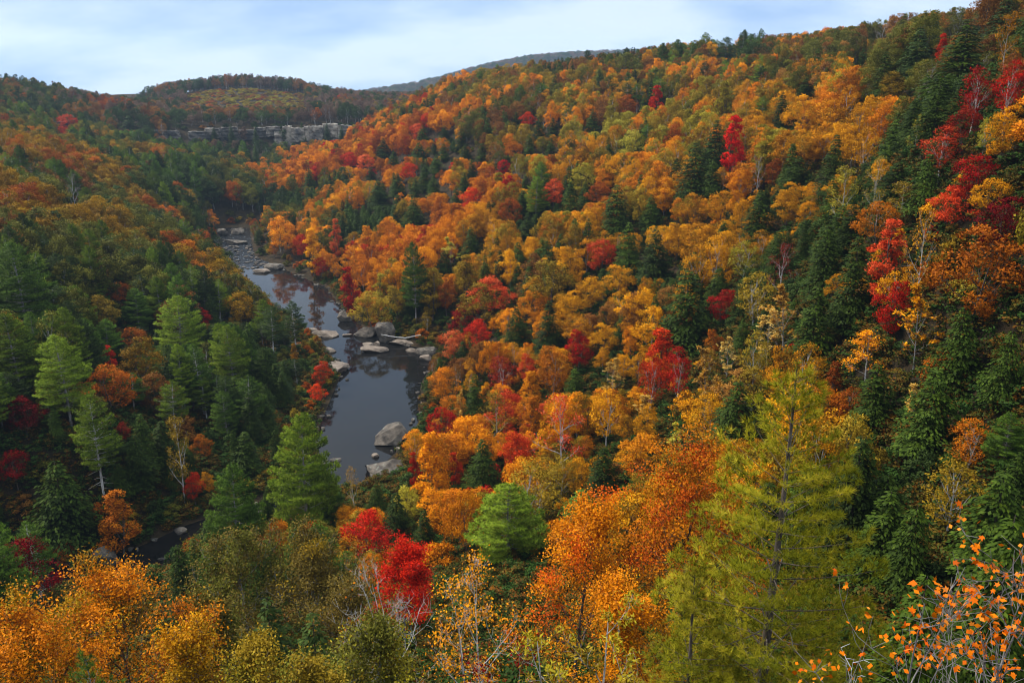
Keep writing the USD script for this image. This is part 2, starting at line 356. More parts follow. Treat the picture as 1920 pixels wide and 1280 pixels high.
# ------------------------------------------------------------------ tree geometry
def cards(c, axis, nrm, length, width, tint, shade=None, blend=0.55):
    """Leaf-like rhombic faces. c: root; axis: along the leaf; nrm: its face normal; shade: direction the surrounding foliage faces."""
    n = len(c)
    axis = unit(axis)
    nrm = unit(nrm - axis * (nrm * axis).sum(1, keepdims=True))
    if shade is not None:      # turn every leaf's face outwards
        nrm = nrm * np.where((nrm * shade).sum(1, keepdims=True) < 0, -1.0, 1.0)
    side = np.cross(nrm, axis)
    L, W = np.broadcast_to(length, (n,))[:, None], np.broadcast_to(width, (n,))[:, None]
    v = np.stack([c, c + axis * L * 0.5 - side * W * 0.5, c + axis * L, c + axis * L * 0.5 + side * W * 0.5], 1)
    f = np.arange(4 * n).reshape(n, 4)
    nn = nrm if shade is None else unit(nrm * (1 - blend) + unit(shade) * blend)
    return v.reshape(-1, 3), f, np.repeat(nn, 4, 0), np.repeat(tint, 4, 0)


def tufts(c, d, count, length, width, tint, rng, spread=0.9):
    """Bundles of needles as narrow three-cornered blades round the direction d."""
    n = len(c)
    cc, dd = np.repeat(c, count, 0), np.repeat(unit(d), count, 0)
    a = unit(dd + rng.normal(0, spread, (n * count, 3)))
    side = unit(np.cross(a, rng.normal(0, 1, (n * count, 3))))
    ll = (length * rng.uniform(0.7, 1.2, n * count))[:, None]
    v = np.stack([cc - side * width / 2, cc + side * width / 2, cc + a * ll], 1)
    f = np.arange(3 * n * count).reshape(-1, 3)
    nn = unit(np.cross(side, a))
    flip = (nn * dd).sum(1) < 0
    nn[flip] *= -1
    f[flip] = f[flip][:, ::-1]
    return v.reshape(-1, 3), f, np.repeat(unit(nn * 0.4 + dd * 0.6), 3, 0), np.repeat(np.repeat(tint, count, 0), 3, 0)


def join(parts):
    v, f, n, t, at = [], [], [], [], 0
    for p in parts:
        if len(p[0]) == 0:
            continue
        v.append(p[0]); f.append(p[1] + at); n.append(p[2]); t.append(p[3]); at += len(p[0])
    return np.vstack(v), np.vstack(f), np.vstack(n), np.vstack(t)


def tube(points, radii, sides=5):
    p = np.asarray(points, float)
    r = np.broadcast_to(np.asarray(radii, float), (len(p),))
    t = unit(np.gradient(p, axis=0))
    ref = np.array([0.31, 0.95, 0.07]) if abs(t[0][2]) > 0.8 else np.array([0, 0, 1.0])
    a = unit(np.cross(t, ref)); b = np.cross(t, a)
    ang = np.arange(sides) * 2 * math.pi / sides
    v = p[:, None] + r[:, None, None] * (np.cos(ang)[None, :, None] * a[:, None] + np.sin(ang)[None, :, None] * b[:, None])
    nn = np.cos(ang)[None, :, None] * a[:, None] + np.sin(ang)[None, :, None] * b[:, None]
    i, j = np.meshgrid(np.arange(len(p) - 1), np.arange(sides), indexing='ij')
    f = np.stack([i * sides + j, i * sides + (j + 1) % sides, (i + 1) * sides + (j + 1) % sides, (i + 1) * sides + j], -1).reshape(-1, 4)
    return v.reshape(-1, 3), f, nn.reshape(-1, 3), np.zeros((len(p) * sides, 3))


def bend(rng, p, d, length, n, wob, up):
    """A crooked polyline from p along d."""
    pts, d = [p], unit(d)
    for _ in range(n):
        d = unit(d + rng.normal(0, wob, 3) + [0, 0, up])
        pts.append(pts[-1] + d * length / n)
    return np.array(pts), d


def skeleton(rng, h, w, fork=0.3, limbs=9, subs=5, twigs=4, r0=0.16, lean=0.03, up=0.06, sides=(7, 5, 3), stems=1, tip_up=0.25):
    """Trunk, limbs, branches and twigs. Returns (trunk tubes, [tubes of each main limb], twig points, twig directions)."""
    trunk, limb_list, tips, dirs = [], [], [], []
    for s in range(stems):
        a0 = rng.uniform(0, 6.28)
        off = np.array([math.cos(a0), math.sin(a0), 0]) * (0.25 if stems > 1 else 0)
        d0 = np.array([math.cos(a0) * (lean if stems == 1 else 0.22), math.sin(a0) * (lean if stems == 1 else 0.22), 1.0])
        tp, _ = bend(rng, off - [0, 0, 0.8], d0, h * 0.92 + 0.8, 9, 0.035, 0.05)
        tr = r0 * np.linspace(1.15, 0.16, len(tp))
        trunk.append(tube(tp, tr, sides[0]))
        nl = max(3, limbs // stems)
        for k in range(nl):
            u = fork + (0.97 - fork) * (k + rng.uniform(0.1, 0.9)) / nl
            i = u * (len(tp) - 1); i0 = int(i); q = tp[i0] + (tp[min(i0 + 1, len(tp) - 1)] - tp[i0]) * (i - i0)
            az = a0 + k * 2.4 + rng.uniform(-0.5, 0.5)
            el = math.radians(18 + 45 * u + rng.uniform(-8, 8))
            ln = (w * 0.5) * (1.0 - 0.55 * max(0, (u - 0.45) / 0.55)) * rng.uniform(0.8, 1.12)
            d = np.array([math.cos(az) * math.cos(el), math.sin(az) * math.cos(el), math.sin(el)])
            lp, ld = bend(rng, q, d, ln, 6, 0.13, up)
            lr = r0 * (0.55 * (1 - u) + 0.2) * np.linspace(1, 0.2, len(lp))
            tubes = [tube(lp, lr, sides[1])]
            for m in range(subs):
                uu = 0.25 + 0.75 * (m + rng.uniform(0, 1)) / subs
                j = min(uu * (len(lp) - 1), len(lp) - 1.001); j0 = int(j); sp = lp[j0] + (lp[j0 + 1] - lp[j0]) * (j - j0)
                sd = unit(unit(lp[j0 + 1] - lp[j0]) * 0.6 + rng.normal(0, 0.6, 3) + [0, 0, tip_up])
                sl = ln * rng.uniform(0.28, 0.5)
                bp, bd = bend(rng, sp, sd, sl, 4, 0.16, up)
                tubes.append(tube(bp, max(lr[j0] * 0.55, 0.012) * np.linspace(1, 0.3, len(bp)), sides[2]))
                for t in range(twigs):
                    ti = 1 + int(rng.uniform(0, len(bp) - 1))
                    td = unit(bd * 0.5 + rng.normal(0, 0.7, 3) + [0, 0, tip_up])
                    tl = sl * rng.uniform(0.3, 0.6)
                    wp_, wd = bend(rng, bp[ti], td, tl, 2, 0.2, up)
                    tubes.append(tube(wp_, [max(lr[j0] * 0.25, 0.008), 0.007, 0.004], 3))
                    tips += [wp_[1], wp_[2]]; dirs += [td, wd]
            limb_list.append(join(tubes))
    return join(trunk), limb_list, np.array(tips), np.array(dirs)


def leaf_clusters(rng, tips, dirs, per, radius, size, aspect=0.62, hang=0.0):
    """Leaves round the ends of twigs."""
    n = len(tips)
    k = n * per
    c = np.repeat(tips, per, 0) + rng.normal(0, radius, (k, 3)) * [1, 1, 0.7]
    d = unit(rng.normal(0, 1, (k, 3)) + np.repeat(dirs, per, 0) * 0.4 - [0, 0, hang])
    nr = unit(rng.normal(0, 0.75, (k, 3)) + [0, 0, 0.8])
    sh = np.repeat(unit(dirs + [0, 0, 0.6]), per, 0)
    tint = np.stack([rng.random(k), np.repeat(rng.random(n), per), np.zeros(k)], 1)
    s = size * rng.uniform(0.65, 1.25, k)
    return cards(c, d, nr, s, s * aspect, tint, sh, 0.45)


def broadleaf(seed, h, w, shape='round', lobes=7, clumps=22, per=30, size=0.32, gap=0.0, base=0.26):
    """A wooded crown: limbs that each carry a lobe of leaf clumps, with hollows between the lobes: (trunk mesh, crown mesh)."""
    rng = np.random.default_rng(seed)
    R, z0 = w / 2, h * base
    H = h - z0
    L, Lr = [], []
    for k in range(lobes):
        v = (k + 0.5) / lobes                     # from the lowest lobe to the top
        prof = {'round': math.sin(math.pi * (0.16 + 0.70 * v)), 'flat': 1.0 - 0.45 * v ** 3, 'oval': math.sin(math.pi * (0.14 + 0.78 * v)) * 0.9, 'cone': 1.02 - v, 'bush': 0.9 - 0.5 * v ** 2}[shape]
        rl = R * rng.uniform(0.36, 0.54) * (0.75 + 0.35 * prof)
        az = k * 2.39996 + rng.normal(0, 0.35)
        out_ = max(R * prof - rl * 0.75, 0.0) * rng.uniform(0.7, 1.2)
        L.append([math.cos(az) * out_, math.sin(az) * out_, z0 + rl * 0.5 + (H - rl * 1.35) * v ** 0.85])
        Lr.append(rl)
    L, Lr = np.array(L), np.array(Lr)
    L[-1] = [rng.normal(0, 0.12) * R, rng.normal(0, 0.12) * R, h - Lr[-1] * 0.8]
    C, D, S = [], [], []
    for k in range(lobes):
        d = unit(rng.normal(0, 1, (clumps, 3)) + unit(L[k] - [0, 0, z0 + H * 0.4]) * 0.55 + [0, 0, 0.25])
        r = Lr[k] * np.where(rng.random(clumps) < 0.85, rng.uniform(0.75, 1.1, clumps), rng.uniform(0.2, 0.7, clumps))
        c = L[k] + d * r[:, None] * [1, 1, 0.82]
        inside = np.zeros(clumps, bool)
        for j in range(lobes):
            if j != k:
                inside |= np.linalg.norm((c - L[j]) / [1, 1, 0.82], axis=1) < Lr[j] * 0.72
        ok = ~inside & (rng.random(clumps) > gap)
        C.append(c[ok]); D.append(d[ok]); S.append(np.full(ok.sum(), Lr[k]))
    c, d, s0 = np.vstack(C), np.vstack(D), np.concatenate(S)
    n = len(c)
    cr = s0 * rng.uniform(0.24, 0.50, n)
    k = n * per
    u = unit(rng.normal(0, 1, (k, 3)) + np.repeat(d, per, 0) * 0.6 + [0, 0, 0.3])
    pr = np.repeat(cr, per)[:, None] * (rng.random((k, 1)) ** 0.4)
    pos = np.repeat(c, per, 0) + u * pr * [1.15, 1.15, 0.75] + rng.normal(0, 0.10, (k, 3))
    nr = unit(rng.normal(0, 0.8, (k, 3)) + u * 0.8 + [0, 0, 0.4])
    ax = rng.normal(0, 1, (k, 3)) + u * 0.3
    sh = unit(u * 0.7 + np.repeat(d, per, 0) * 0.5 + [0, 0, 0.2])
    # neighbouring clumps share their tone: one side of a crown turns before the other
    tone = np.clip(0.5 + 2.0 * (fbm(c / (0.30 * w) + seed, 2, seed) - 0.5) + rng.normal(0, 0.12, n), 0, 1)
    tint = np.stack([rng.random(k), np.repeat(tone, per), np.zeros(k)], 1)
    s = size * rng.uniform(0.6, 1.3, k)
    crown = cards(pos, ax, nr, s, s * 0.72, tint, sh, 0.5)
    tp, _ = bend(rng, np.array([0, 0, -0.8]), np.array([rng.normal(0, .05), rng.normal(0, .05), 1.0]), h * 0.82 + 0.8, 7, 0.035, 0.03)
    wood = [tube(tp, h * 0.0125 * np.linspace(1.2, 0.2, len(tp)), 6)]
    for q in range(lobes):
        st = tp[int(np.clip((L[q][2] - Lr[q] * 1.3 + 0.8) / (tp[-1][2] + 0.8) * 7, 2, 6))]
        mid = st * 0.45 + L[q] * 0.55 + [0, 0, -0.05 * h] + rng.normal(0, 0.15, 3)
        wood.append(tube(np.array([st, mid, L[q]]), h * 0.0055 * np.array([1.0, 0.7, 0.4]), 4))
        own = np.nonzero(s0 == Lr[q])[0]
        for e in own[:5]:
            wood.append(tube(np.array([mid, (mid + c[e]) / 2 - [0, 0, 0.1], c[e]]), h * 0.0022 * np.array([1, 0.7, 0.3]), 3))
    return join(wood), crown


def hemlock(seed, h, w, per=1.0, size=0.5):
    rng = np.random.default_rng(seed)
    P = []
    nl = int(h * 2.6)
    C, A, N, S, Tn, L = [], [], [], [], [], []
    for k in range(nl):
        u = (k + rng.uniform(0, 1)) / nl
        z = h * (0.06 + 0.93 * u)
        R = w / 2 * min(1.0, 1.12 * max(1 - u, 0.0) ** 0.66) * (0.75 + 0.25 * min(1, u / 0.15))
        nb = int((6 + 4 * (1 - u)) * per) + 2
        for b in range(nb):
            az = rng.uniform(0, 6.28)
            ln = max(R * (rng.uniform(0.62, 1.05) + 0.16 * math.sin(az * 2 + seed + z * 0.7)), 0.25)
            m = max(3, int(ln / 0.21 * per))
            t = np.sort(rng.uniform(0.16, 1.0, m))
            rise = 0.12 * rng.uniform(0.3, 1.6)
            droop = 0.34 * ln * t ** 2
            o = np.array([math.cos(az), math.sin(az), 0])
            sd = np.array([-math.sin(az), math.cos(az), 0])
            lat = rng.normal(0, 0.20, m) * ln * (0.4 + 0.6 * (1 - np.abs(2 * t - 1)))
            p = o[None] * (ln * t)[:, None] + sd[None] * lat[:, None] + np.array([0, 0, 1.0])[None] * (z + rise * ln * t - droop + rng.normal(0, 0.05, m))[:, None]
            a = o[None] + sd[None] * (np.sign(lat) * rng.uniform(0.2, 1.1, m))[:, None] + np.array([0, 0, 1.0])[None] * (-0.25 - 0.5 * t)[:, None]
            C.append(p); A.append(a); N.append(np.array([[0, 0, 1.0]]) + rng.normal(0, 0.35, (m, 3)) + o * 0.45)
            S.append(np.repeat((o * 0.8 + [0, 0, 0.7])[None], m, 0) + rng.normal(0, 0.2, (m, 3)))
            Tn.append(np.stack([rng.random(m), np.full(m, rng.random()), np.zeros(m)], 1))
            L.append(size * rng.uniform(0.6, 1.25, m))
    # leader
    C, A, N, S, Tn, L = map(np.concatenate, (C, A, N, S, Tn, L))
    crown = cards(C, A, N, L, L * 0.5, Tn, S, 0.6)
    trunk = tube(np.array([[0, 0, -0.8], [0.02, 0, h * 0.4], [0, 0.02, h * 0.75], [0, 0, h * 0.99]]), h * 0.013 * np.array([1.2, 0.8, 0.4, 0.08]), 6)
    return trunk, crown


def pine(seed, h, w, whorl=0.85, tuft=1.0, blades=9, nlen=0.36, nwid=0.05, clear=0.22, dead=0, ragged=0.25, leader=True):
    """White pine: whorls of upswept limbs that carry flat plates of needle tufts, gaps between them."""
    rng = np.random.default_rng(seed)
    tp, _ = bend(rng, np.array([0, 0, -0.8]), np.array([rng.normal(0, .02), rng.normal(0, .02), 1.0]), h + 0.8 - 0.2, 12, 0.012, 0.02)
    wood = [tube(tp, h * 0.0125 * np.linspace(1.2, 0.1, len(tp)), 6)]
    TC, TD, TT = [], [], []
    z = h * clear
    at = lambda zz: np.array([np.interp(zz, tp[:, 2], tp[:, 0]), np.interp(zz, tp[:, 2], tp[:, 1]), zz])  # noqa: E731
    while z < h * 0.985:
        u = (z / h - clear) / (1 - clear)
        R = w / 2 * np.interp(u, [0, 0.12, 0.35, 0.7, 1.0], [0.62, 0.92, 1.0, 0.62, 0.06])
        nb = rng.integers(4, 7)
        a0 = rng.uniform(0, 6.28)
        for b in range(nb):
            if rng.random() < ragged * 0.45:
                continue
            az = a0 + b * 6.283 / nb + rng.normal(0, 0.2)
            ln = max(R * rng.uniform(1 - ragged, 1.1), 0.3)
            o = np.array([math.cos(az), math.sin(az), 0]); sd = np.array([-math.sin(az), math.cos(az), 0])
            lift = np.interp(u, [0, 0.5, 1], [-0.06, 0.14, 0.75]) + rng.normal(0, 0.05)
            q = at(z)
            bp = np.array([q + o * ln * s + np.array([0, 0, ln * (lift * s + 0.14 * s ** 2.2)]) for s in (0, 0.35, 0.7, 1.0)])
            wood.append(tube(bp, max(h * 0.0024 * (1.15 - u), 0.012) * np.array([1.2, 0.9, 0.6, 0.25]), 4))
            m = max(4, int(ln * ln * 2.6 * tuft + 3 * tuft))
            s = 1 - 0.72 * rng.random(m) ** 1.3
            half = 0.36 * ln * np.sin(np.clip(s, 0, 1) * 2.7)
            lat = rng.uniform(-1, 1, m) * half
            p = q + o[None] * (ln * s)[:, None] + sd[None] * lat[:, None]
            p[:, 2] += ln * (lift * s + 0.14 * s ** 2.2) + rng.normal(0, 0.06, m) + 0.05
            TC.append(p); TD.append(o[None] * 0.55 + sd[None] * (lat / max(ln, .1))[:, None] + np.array([0, 0, 0.75])[None] + rng.normal(0, 0.15, (m, 3)))
            TT.append(np.stack([rng.random(m), np.full(m, rng.random()), np.zeros(m)], 1))
        z += whorl * rng.uniform(0.7, 1.25) * (1.0 - 0.35 * u)
    for _ in range(dead):
        z = h * rng.uniform(0.1, clear + 0.12); az = rng.uniform(0, 6.28); ln = w * rng.uniform(0.12, 0.34)
        q = at(z); o = np.array([math.cos(az), math.sin(az), rng.uniform(-0.3, 0.15)])
        wood.append(tube(np.array([q, q + o * ln * 0.5 + [0, 0, 0.03], q + o * ln]), [0.05, 0.03, 0.01], 4))
    if leader:
        p = np.array([at(h * s) for s in np.linspace(0.93, 0.998, 6)])
        TC.append(p); TD.append(np.tile([0, 0, 1.0], (6, 1)) + rng.normal(0, .2, (6, 3))); TT.append(rng.random((6, 3)))
    TC, TD, TT = map(np.concatenate, (TC, TD, TT))
    return join(wood), tufts(TC, TD, blades, nlen, nwid, TT, rng, 0.7)


def sparse(seed, h, w, per=5, size=0.26, fork=0.25, limbs=9, subs=5, twigs=3, stems=1, r0=0.13, share=0.8):
    rng = np.random.default_rng(seed)
    tr, li, tips, dirs = skeleton(rng, h, w, fork, limbs, subs, twigs, r0, stems=stems, sides=(6, 4, 3))
    k = rng.random(len(tips)) < share
    return join([tr] + li), leaf_clusters(rng, tips[k], dirs[k], per, 0.30, size)


def umbrella(seed, h, w, size=0.46):
    """Big-leaved understorey tree: whorls of long pale leaves at the ends of sparse branches."""
    rng = np.random.default_rng(seed)
    tr, li, tips, dirs = skeleton(rng, h, w, 0.25, 11, 5, 3, 0.09, sides=(5, 3, 3))
    k = noise(tips / 1.4, seed) > 0.42
    tips = tips[k]
    n, per = len(tips), 6
    az = np.tile(np.arange(per) * 6.283 / per, n) + np.repeat(rng.uniform(0, 6, n), per)
    a = np.stack([np.cos(az), np.sin(az), np.repeat(rng.uniform(-0.5, 0.7, n), per) + rng.normal(0, 0.35, n * per)], 1)
    s = size * rng.uniform(0.7, 1.2, n * per)
    tint = np.stack([rng.random(n * per), np.repeat(rng.random(n), per), np.zeros(n * per)], 1)
    return join([tr] + li), cards(np.repeat(tips, per, 0), a, np.tile([0, 0, 1.0], (n * per, 1)) + rng.normal(0, .6, (n * per, 3)), s, s * 0.42, tint, np.tile([0, 0, 1.0], (n * per, 1)), 0.4)


# kinds of growth: builder and real size (height, width); the wood's colour
SHAPES = {
    'round1': (lambda: broadleaf(11, 13, 9.0, 'round', 8), 13, 9.0, BARK),
    'round2': (lambda: broadleaf(12, 12, 9.5, 'flat', 7), 12, 9.5, BARK),
    'round3': (lambda: broadleaf(13, 14, 8.0, 'oval', 8), 14, 8.0, BARK),
    'round4': (lambda: broadleaf(61, 13, 7.6, 'round', 6, 26), 13, 7.6, GREYBARK),
    'round5': (lambda: broadleaf(62, 14, 9.4, 'oval', 10, 18), 14, 9.4, GREYBARK),
    'loose': (lambda: broadleaf(14, 13, 8.0, 'oval', 8, 24, 22, gap=0.25, size=0.3), 13, 8.0, PALEBARK),
    'column': (lambda: broadleaf(15, 15, 5.2, 'oval', 9, 18, base=0.12), 15, 5.2, BARK),
    'cone': (lambda: broadleaf(16, 13, 6.8, 'cone', 8, base=0.16), 13, 6.8, BARK),
    'shrub': (lambda: broadleaf(17, 3.2, 3.6, 'bush', 6, 16, 24, size=0.24, base=0.0), 3.2, 3.6, BARK),
    'hemlock1': (lambda: hemlock(21, 14, 8.0, 1.3), 14, 8.0, BARK),
    'hemlock2': (lambda: hemlock(22, 15, 7.2, 1.3), 15, 7.2, BARK),
    'hemlock3': (lambda: hemlock(23, 12, 8.2, 1.3), 12, 8.2, BARK),
    'pine1': (lambda: pine(31, 20, 10.0, tuft=1.5, blades=7, nlen=0.44, nwid=0.095), 20, 10.0, GREYBARK),
    'pine2': (lambda: pine(32, 21, 9.0, clear=0.34, dead=14, ragged=0.4, tuft=1.5, blades=7, nlen=0.44, nwid=0.095), 21, 9.0, PALEBARK),
    'pine3': (lambda: pine(33, 18, 10.0, clear=0.10, ragged=0.18, tuft=1.9, blades=7, nlen=0.44, nwid=0.095), 18, 10.0, GREYBARK),
    'sparse1': (lambda: sparse(41, 12, 8.0, per=5), 12, 8.0, PALEBARK),
    'sparse2': (lambda: sparse(42, 13, 7.0, per=9, size=0.30), 13, 7.0, PALEBARK),
    'bare': (lambda: sparse(43, 12, 7.5, per=2, share=0.4, limbs=11, subs=6), 12, 7.5, PALEBARK),
    'umbrella1': (lambda: umbrella(51, 9, 6.5), 9, 6.5, GREYBARK),
    'umbrella2': (lambda: umbrella(52, 11, 5.0), 11, 5.0, GREYBARK),
}
BUILT = {}
stage.CreateClassPrim('/World/Kinds')
CLASSES = set()


def tree_class(shape, colour):
    """The abstract prim that copies of this growth form in this colour refer to: trunk and crown."""
    name = f'{shape}_{colour}'
    if name not in CLASSES:
        CLASSES.add(name)
        if shape not in BUILT:
            BUILT[shape] = SHAPES[shape][0]()
        wood, crown = BUILT[shape]
        UsdGeom.Xform.Define(stage, f'/World/Kinds/{name}')
        put_mesh(f'/World/Kinds/{name}/trunk', wood[0], wood[1], SHAPES[shape][3], wood[2])
        put_mesh(f'/World/Kinds/{name}/crown', crown[0], crown[1], MAT[colour], crown[2], crown[3])
    return f'/World/Kinds/{name}'


